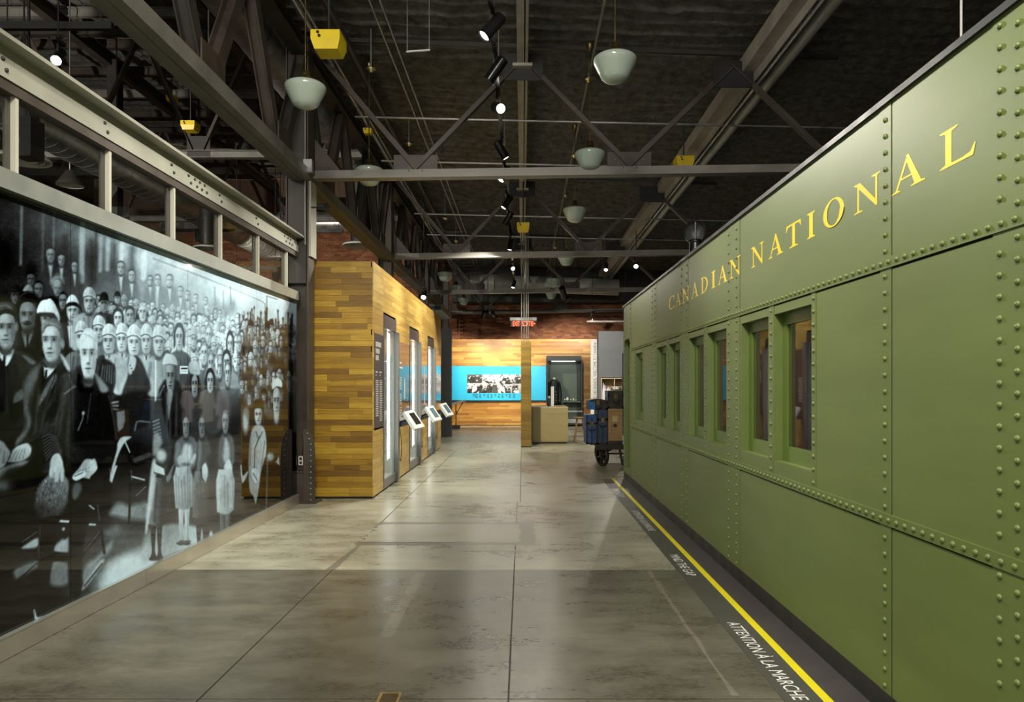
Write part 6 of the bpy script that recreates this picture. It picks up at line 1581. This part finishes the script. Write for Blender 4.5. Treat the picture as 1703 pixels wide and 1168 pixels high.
part('paper', MB().box(X(751, YL) + .06, X(760, YL), YL + .15, YL + .35, gz, gz + .03), M['white'], t)

# exit sign
YE = 20.5
ex = thing('exit_sign', 'red lit sign reading EXIT SORTIE hung from the roof', 'exit sign', (X(870, YE), YE, Z(535, YE)))
part('housing', MB().box(X(848, YE), X(892.5, YE), YE - .02, YE + .08, Z(533.3, YE), Z(528.3, YE)), M['galv'], ex)
M['exit_bg'] = mat('dark red sign plate', (0.16, 0.012, 0.004), 0.3, 0, 0.05)
part('face_plate', MB().box(X(849.5, YE), X(891.5, YE), YE, YE + .02, Z(543.2, YE), Z(533.3, YE)), M['exit_bg'], ex)
tx = MB(); text_on(tx, 'EXIT', (X(853, YE), YE - .003, Z(542.3, YE)), (1, 0, 0), (0, 0, 1), X(864.5, YE) - X(853, YE), Z(534, YE) - Z(542.3, YE))
text_on(tx, 'SORTIE', (X(868.5, YE), YE - .003, Z(542.3, YE)), (1, 0, 0), (0, 0, 1), X(887, YE) - X(868.5, YE), Z(534, YE) - Z(542.3, YE))
tx.add([(X(887.5, YE), YE - .003, Z(537, YE)), (X(887.5, YE), YE - .003, Z(539.6, YE)), (X(890.5, YE), YE - .003, Z(538.3, YE))], [(0, 1, 2)])
part('lettering', tx, emit('lit red letters', (1.0, 0.10, 0.03), 2.6), ex)
part('hanger', MB().cyl((X(874, YE), YE + .03, Z(528.3, YE)), (X(874, YE), YE + .03, 5.9), .02, n=8), M['steel_grey'], ex)

# garments on a rail beyond the coach (seen mirrored in the mural glass)
wr = thing('clothes_rail', 'long wooden clothes rail in the alcove beyond the coach', 'clothes rail', (3.3, 20, 0))
part('rail', MB().box(3.25, 3.31, 16.2, 17.6, 1.50, 1.565).box(3.25, 3.31, 19.4, 22.9, 1.50, 1.565).box(3.25, 3.31, 19.4, 21.2, 1.0, 1.06), M['ply'], wr)
part('backing', MB().box(3.75, 3.8, 15.6, 23.2, .2, 2.6).box(3.2, 3.75, 15.6, 15.65, .0, 2.6).box(3.2, 3.75, 23.15, 23.2, 0, 2.6).box(3.2, 3.75, 18.2, 18.25, 0, 2.6), M['navy'], wr)
part('bench', MB().box(3.15, 3.75, 15.65, 23.15, .0, .22), M['cartwood'], wr)
def shirt(y, w, z1, z0, m, label, name='hanging_shirt'):
    t = thing(name, label, 'shirt', (3.28, y, z1), group='garments on the alcove rail')
    d = .05
    pts = [(y - w * .5, z0), (y - w * .42, z1 - .28), (y - w * .62, z0 + .35), (y - w * .8, z0 + .42), (y - w * .48, z1 - .06), (y - w * .12, z1), (y + w * .12, z1), (y + w * .48, z1 - .06), (y + w * .8, z0 + .42), (y + w * .62, z0 + .35), (y + w * .42, z1 - .28), (y + w * .5, z0)]
    part('cloth', MB().prism([(3.28 - d, a, b) for a, b in pts], (2 * d, 0, 0)), m, t)
    part('hanger_hook', MB().tube([(3.28, y, z1 - .02), (3.28, y, z1 + .09), (3.28, y + .02, z1 + .10)], .006, 6), M['steel_brown'], t)
shirt(19.75, .40, 1.42, .55, M['linen'], 'lilac striped nightshirt hanging first on the alcove rail')
shirt(21.0, .62, 1.44, .50, M['white'], 'white nightshirt hanging in the middle of the alcove rail')
shirt(22.1, .55, 1.44, .25, M['linen'], 'long lilac gown hanging last on the alcove rail')
shirt(16.8, .7, 1.42, .6, M['dark_hair'], 'dark coat hanging on the short piece of alcove rail', 'hanging_coat')

# ================================================================== hanging lamps and track lights
rod_top = 6.32
def pendant(p, label, group, proto=None):
    if proto: return copy_tree(proto, p, label=label)
    x, y, z = p
    t = thing('pendant_lamp', label, 'lamp', p, group)
    part('globe', MB().lathe(p, [(.001, -.140), (.04, -.138), (.08, -.128), (.11, -.112), (.13, -.095), (.15, -.055), (.178, 0), (.200, .045), (.207, .07), (.203, .09), (.18, .108), (.12, .124), (.07, .130)], 32), M['opal'], t)
    part('fitter', MB().lathe(p, [(.085, .125), (.082, .15), (.055, .17), (.045, .20), (.045, .235), (.012, .25)], 20), M['brass'], t)
    part('rod', MB().cyl((x, y, z + .24), (x, y, rod_top), .007, n=8), M['brass'], t)
    part('ceiling_cup', MB().lathe((x, y, 6.06), [(.012, -.06), (.05, -.02), (.055, .04)], 14), M['brass'], t)
    return t
G1, G2 = 'opal pendant lamps along the coach', 'opal pendant lamps along the oak pavilion'
p0 = pendant(P(1023, 114, 6.85), 'largest opal glass pendant lamp of the row along the coach', G1)
for q, lab in ((P(981, 266, 9.6), 'second opal pendant lamp of the row along the coach'), (P(956, 357, 12.5), 'third opal pendant lamp, below the first truss, along the coach'),
               (P(942, 432, 16.6), 'opal pendant lamp tucked behind the second truss chord'), (P(922, 470, 20.9), 'opal pendant lamp under the third truss diagonal beside the black spotlight'), (P(917, 491, 24.4), 'farthest opal pendant lamp of the coach row'),):
    pendant(q, lab, G1, p0)
p1 = pendant(P(508, 158, 7.3), 'largest opal pendant lamp, hanging before the steel column', G2)
p1['group'] = G2
for q, lab in ((P(614, 293, 10.3), 'opal pendant lamp cut by the first truss chord'), (P(740, 460, 19.2), 'opal pendant lamp above the grey partition end'),
               (P(758, 481, 22.0), 'second-last opal pendant lamp of the pavilion row'), (P(771, 501, 25.2), 'last opal pendant lamp of the pavilion row before the brick')):
    c_ = pendant(q, lab, G2, p1); c_['group'] = G2

def yellow(px, py, Y, w, label, big=False):
    x, y, z = P(px, py, Y); h = w * .62
    t = thing('yellow_box', label, 'roof box', (x, y, z), group='yellow boxes under the roof')
    a, b = w / 2, w * .40
    part('housing', MB().add([(x - a, y - a, z + h * .1), (x + a, y - a, z + h * .1), (x + a, y + a, z + h * .1), (x - a, y + a, z + h * .1), (x - a, y - a, z + h * .6), (x + a, y - a, z + h * .6), (x + a, y + a, z + h * .6), (x - a, y + a, z + h * .6),
                                (x - b, y - b, z - h * .4), (x + b, y - b, z - h * .4), (x + b, y + b, z - h * .4), (x - b, y + b, z - h * .4)],
                               [(0, 1, 5, 4), (1, 2, 6, 5), (2, 3, 7, 6), (3, 0, 4, 7), (4, 5, 6, 7), (8, 9, 1, 0), (9, 10, 2, 1), (10, 11, 3, 2), (11, 8, 0, 3), (11, 10, 9, 8)]), M['yellow_box'], t)
    part('knob', MB().lathe((x - a * .5, y - a, z + h * .45), [(w * .05, 0), (w * .05, .012), (.0005, .014)], 10, (0, -1, 0)).lathe((x - a * .4, y - a, z + h * .25), [(w * .05, 0), (w * .05, .012), (.0005, .014)], 10, (0, -1, 0)), M['black'], t)
    part('hanger', MB().cyl((x, y, z + h * .6), (x, y, 9.5 if x < -3 else 6.2 - .035 * x), .012, n=6), M['steel_dark'], t)
yellow(547, 78, 7.6, .30, 'large yellow box under the roof above the first opal lamp')
yellow(317, 213, 14.0, .27, 'yellow box in the nave roof above the ceiling fan'); yellow(286, 166, 17.0, .2, 'small yellow box high in the nave roof')
yellow(1137, 274, 12.5, .30, 'yellow box under the purlin beside the first truss chord'); yellow(870, 380, 15.0, .26, 'yellow box below the middle purlin before the second truss')
yellow(612, 220, 11.5, .13, 'tiny yellow box beside the girder conduits')

M['lens'] = emit('lit lamp lens', (1.0, 0.97, 0.90), 14.0)
M['lens_dim'] = emit('lamp lens seen edge-on', (1.0, 0.95, 0.84), 5.0)
trk = thing('track_rail', 'black lighting track running down the aisle with spotlights', 'track', (-.3, 15, 5.15))
part('rail', MB().box(-.325, -.275, 5.2, 25.5, 5.13, 5.18), M['black_gloss'], trk)
hg = MB()
for y in range(6, 26, 3): hg.cyl((-.3, y, 5.18), (-.3, y, 6.1), .008, n=6)
part('hanging_rods', hg, M['galv'], trk)
def track_spot(p, target, label, watts, angle=55, lens=None, L=.26, r=.062, col=WHITE, group='spotlights on the aisle track'):
    x, y, z = p
    t = thing('track_spotlight', label, 'spotlight', p, group)
    d = (Vector(target) - Vector(p)).normalized(); c = Vector(p)
    a, b = c - d * (L * .55), c + d * (L * .45)
    part('barrel', MB().cyl(a, b, r, n=20, caps=False).lathe(a, [(r, 0), (r * .9, -.015), (.001, -.018)], 20, d).lathe(b, [(r, 0), (r + .006, .0), (r + .006, .012), (r, .012), (r * .9, -.03)], 20, d), M['black_gloss'], t)
    part('lens', MB().lathe(b - d * .012, [(.001, 0), (r * .88, 0)], 20, d), lens or M['lens'], t)
    part('yoke', MB().obox(tuple(c), (x, y, z + .17), .03, .02).box(x - .03, x + .03, y - .09, y + .09, z + .15, z + .19), M['black'], t)
    if abs(x + .3) > .05: part('stem', MB().cyl((x, y, z + .18), (x, y, 9.7 if x < -3 else 6.16 - .035 * x), .01, n=6), M['black'], t)
    if watts: lamp_spot(tuple(b + d * .02), target, watts, angle, .7, col, .045)
    return t
TZ = 4.98
specs = [(35, 6.95, (-2.9, 6.0, 1.6), 'spotlight closest to the camera on the aisle track', 340, 66, None),
         (118, 7.9, (-2.95, 8.6, 1.5), 'second spotlight on the aisle track, barrel pointing at the mural', 340, 64, M['lens_dim']),
         (177, 8.95, (1.7, 3.4, 2.3), 'third spotlight on the aisle track, turned to the coach', 330, 60, M['lens_dim']),
         (252, 10.6, (1.7, 10.5, 1.5), 'fourth spotlight on the aisle track, just past the first truss', 90, 60, M['lens_dim']),
         (286, 11.8, (-2.05, 10.6, 2.2), 'fifth spotlight on the aisle track, lens showing', 420, 80, None),
         (333, 13.6, (-2.05, 13.0, 2.2), 'sixth spotlight on the aisle track', 420, 80, None),
         (360, 14.9, (-2.05, 15.6, 2.0), 'seventh spotlight on the aisle track', 400, 80, None),
         (378, 15.9, (0.6, 19.2, 0.7), 'eighth spotlight on the aisle track near the second truss', 480, 60, None),
         (405, 17.7, (-1.0, 17.0, 0.0), 'ninth spotlight on the aisle track, very bright', 260, 64, None),
         (440, 21.0, (1.6, 13.5, 0.8), 'small spotlight under the third truss', 260, 60, M['lens_dim']),
         (472, 24.6, (-1.4, 22.5, 0.3), 'last bright spotlight on the aisle track', 240, 80, None)]
for py, Y, tg, lab, w, an, ln in specs:
    track_spot((-.3, Y, min(5.0, Z(py, Y))), tg, lab, w, an, ln)
G3 = 'spotlights around the far end'
track_spot(P(1058, 441, 19.4), (1.5, 12.5, 1.0), 'very bright spotlight shining over the coach roof end', 140, 60, M['lens'], group=G3)
track_spot(P(1008, 445, 21.0), (1.6, 17.0, .5), 'small spotlight beside the third truss over the coach', 140, 60, M['lens_dim'], group=G3)
track_spot(P(937, 488, 20.5), (2.3, 24.6, 1.7), 'big black spotlight hanging before the brick wall', 520, 75, M['lens_dim'], L=.42, r=.09, group=G3)
track_spot(P(705, 491, 17.0), (-2.3, 15.5, 2.6), 'small bright spotlight above the oak pavilion edge', 30, 70, M['lens'], group=G3)
for px, Y, tg, lab, w in ((803, 25.6, (-2.6, YW, 1.6), 'spotlight on the rear rail aimed at the blue panel', 420), (811, 25.6, (-.9, YW, 1.6), 'second spotlight on the rear rail, paired with another', 360),
                          (822, 25.6, (.6, YW, 1.9), 'short spotlight on the rear rail closest to the exit sign', 320), (985, 25.0, (1.9, YW, 2.2), 'spotlight on the rear rail over the display case', 380)):
    track_spot((X(px, Y), Y, Z(524, Y)), tg, lab, w, 75, M['lens_dim'], col=WARM, group=G3)
t = thing('track_rail', 'black lighting rail across the hall before the brick wall', 'track', (.8, 25.6, 4.2))
part('rail', MB().box(X(770, 25.6), X(1045, 25.6), 25.57, 25.63, Z(518.5, 25.6), Z(515.5, 25.6)), M['black'], t)
for px in (785, 960, 1040): part('hanger_rod', MB().cyl((X(px, 25.6), 25.6, Z(517, 25.6)), (X(px, 25.6), 25.6, 6.16 - .035 * X(px, 25.6)), .008, n=6), M['steel_dark'], t)
t = thing('light_trough', 'long grey light trough before the brick above the grey partition', 'light trough', (3, 25.3, 3.8))
part('trough', MB().box(X(976, 25.2), X(1048, 25.2), 25.15, 25.45, Z(536, 25.2), Z(533.6, 25.2)), M['galv'], t)
for px in (985, 1040): part('hanger_rod', MB().cyl((X(px, 25.3), 25.3, Z(534, 25.2)), (X(px, 25.3), 25.3, 6.16 - .035 * X(px, 25.3)), .008, n=6), M['steel_dark'], t)
dx = thing('air_duct', 'square grey duct end jutting above the far pavilion corner', 'duct', P(732, 517, 22.5))
a_, b_, c_ = P(722, 507, 22.5), P(737, 507, 22.5), P(737, 520, 22.5)
part('duct_box', MB().box(-2.95, X(735, 22.5), 22.5, 25.5, Z(516, 22.5), Z(507, 22.5)), M['steel_grey'], dx)
part('hanger_rod', MB().cyl((-2.6, 23.5, Z(507, 22.5)), (-2.6, 23.5, 6.28), .012, n=6), M['steel_dark'], dx)
part('duct_mouth', MB().box(-2.9, X(735, 22.5) - .03, 22.49, 22.5, Z(514.5, 22.5), Z(508.5, 22.5)), M['black'], dx)

# added spots without fixtures, out of frame, brightening mural, coach and column
lamp_spot((-.3, 4.2, 5.0), (-2.95, 5.2, 1.3), 260, 64); lamp_spot((-.3, 2.6, 5.0), (1.7, 3.2, 2.0), 90, 75)
lamp_spot((-.3, 5.0, 5.0), (1.7, 5.6, 1.7), 100, 70); lamp_spot((-.3, 3.2, 5.0), (-2.9, 9.3, 3.4), 70, 50)
solo('hanging_rod', MB().cyl((3.04, 5.0, 2.93), (3.04, 5.0, 6.05), .008, n=8), M['white'], 'thin white rod rising from the coach roof to the ceiling', 'rod', at=(3.04, 5.0, 2.93))
lamp_spot((2.2, 19.5, 3.4), (3.35, 20.8, 1.1), 140, 100)  # added alcove spot, no fixture, so the hung garments show in the mural glass
lamp_spot((-9.5, 8.5, 5.6), (-8.5, 24, 6.5), 900, 120); lamp_spot((-8.0, 22.0, 5.0), (-8.0, 28.6, 6.0), 420, 110, col=WARM)  # added nave spots, no fixtures, to brighten the nave and its brick
lamp_spot(P(97, 98, 7.6), (-3.2, 9.4, 3.2), 60, 60)
track_spot(P(97, 95, 7.9), (-3.4, 3.5, 1.5), 'spotlight at the top corner of the nave, lens lit', 0, 60, M['lens'], L=.3, r=.055, group='spotlights in the nave')
for q, lab in ((P(466, 456, 17.5), 'small black spotlight under the lower nave rail'), (P(458, 464, 17.5), 'second small black spotlight under the lower nave rail'), (P(329, 393, 20.0), 'black spotlight under the nave rail before the brick')):
    track_spot(q, (q[0], q[1] + .6, q[2] - 2), lab, 0, 60, M['black'], L=.3, r=.07, group='spotlights in the nave')
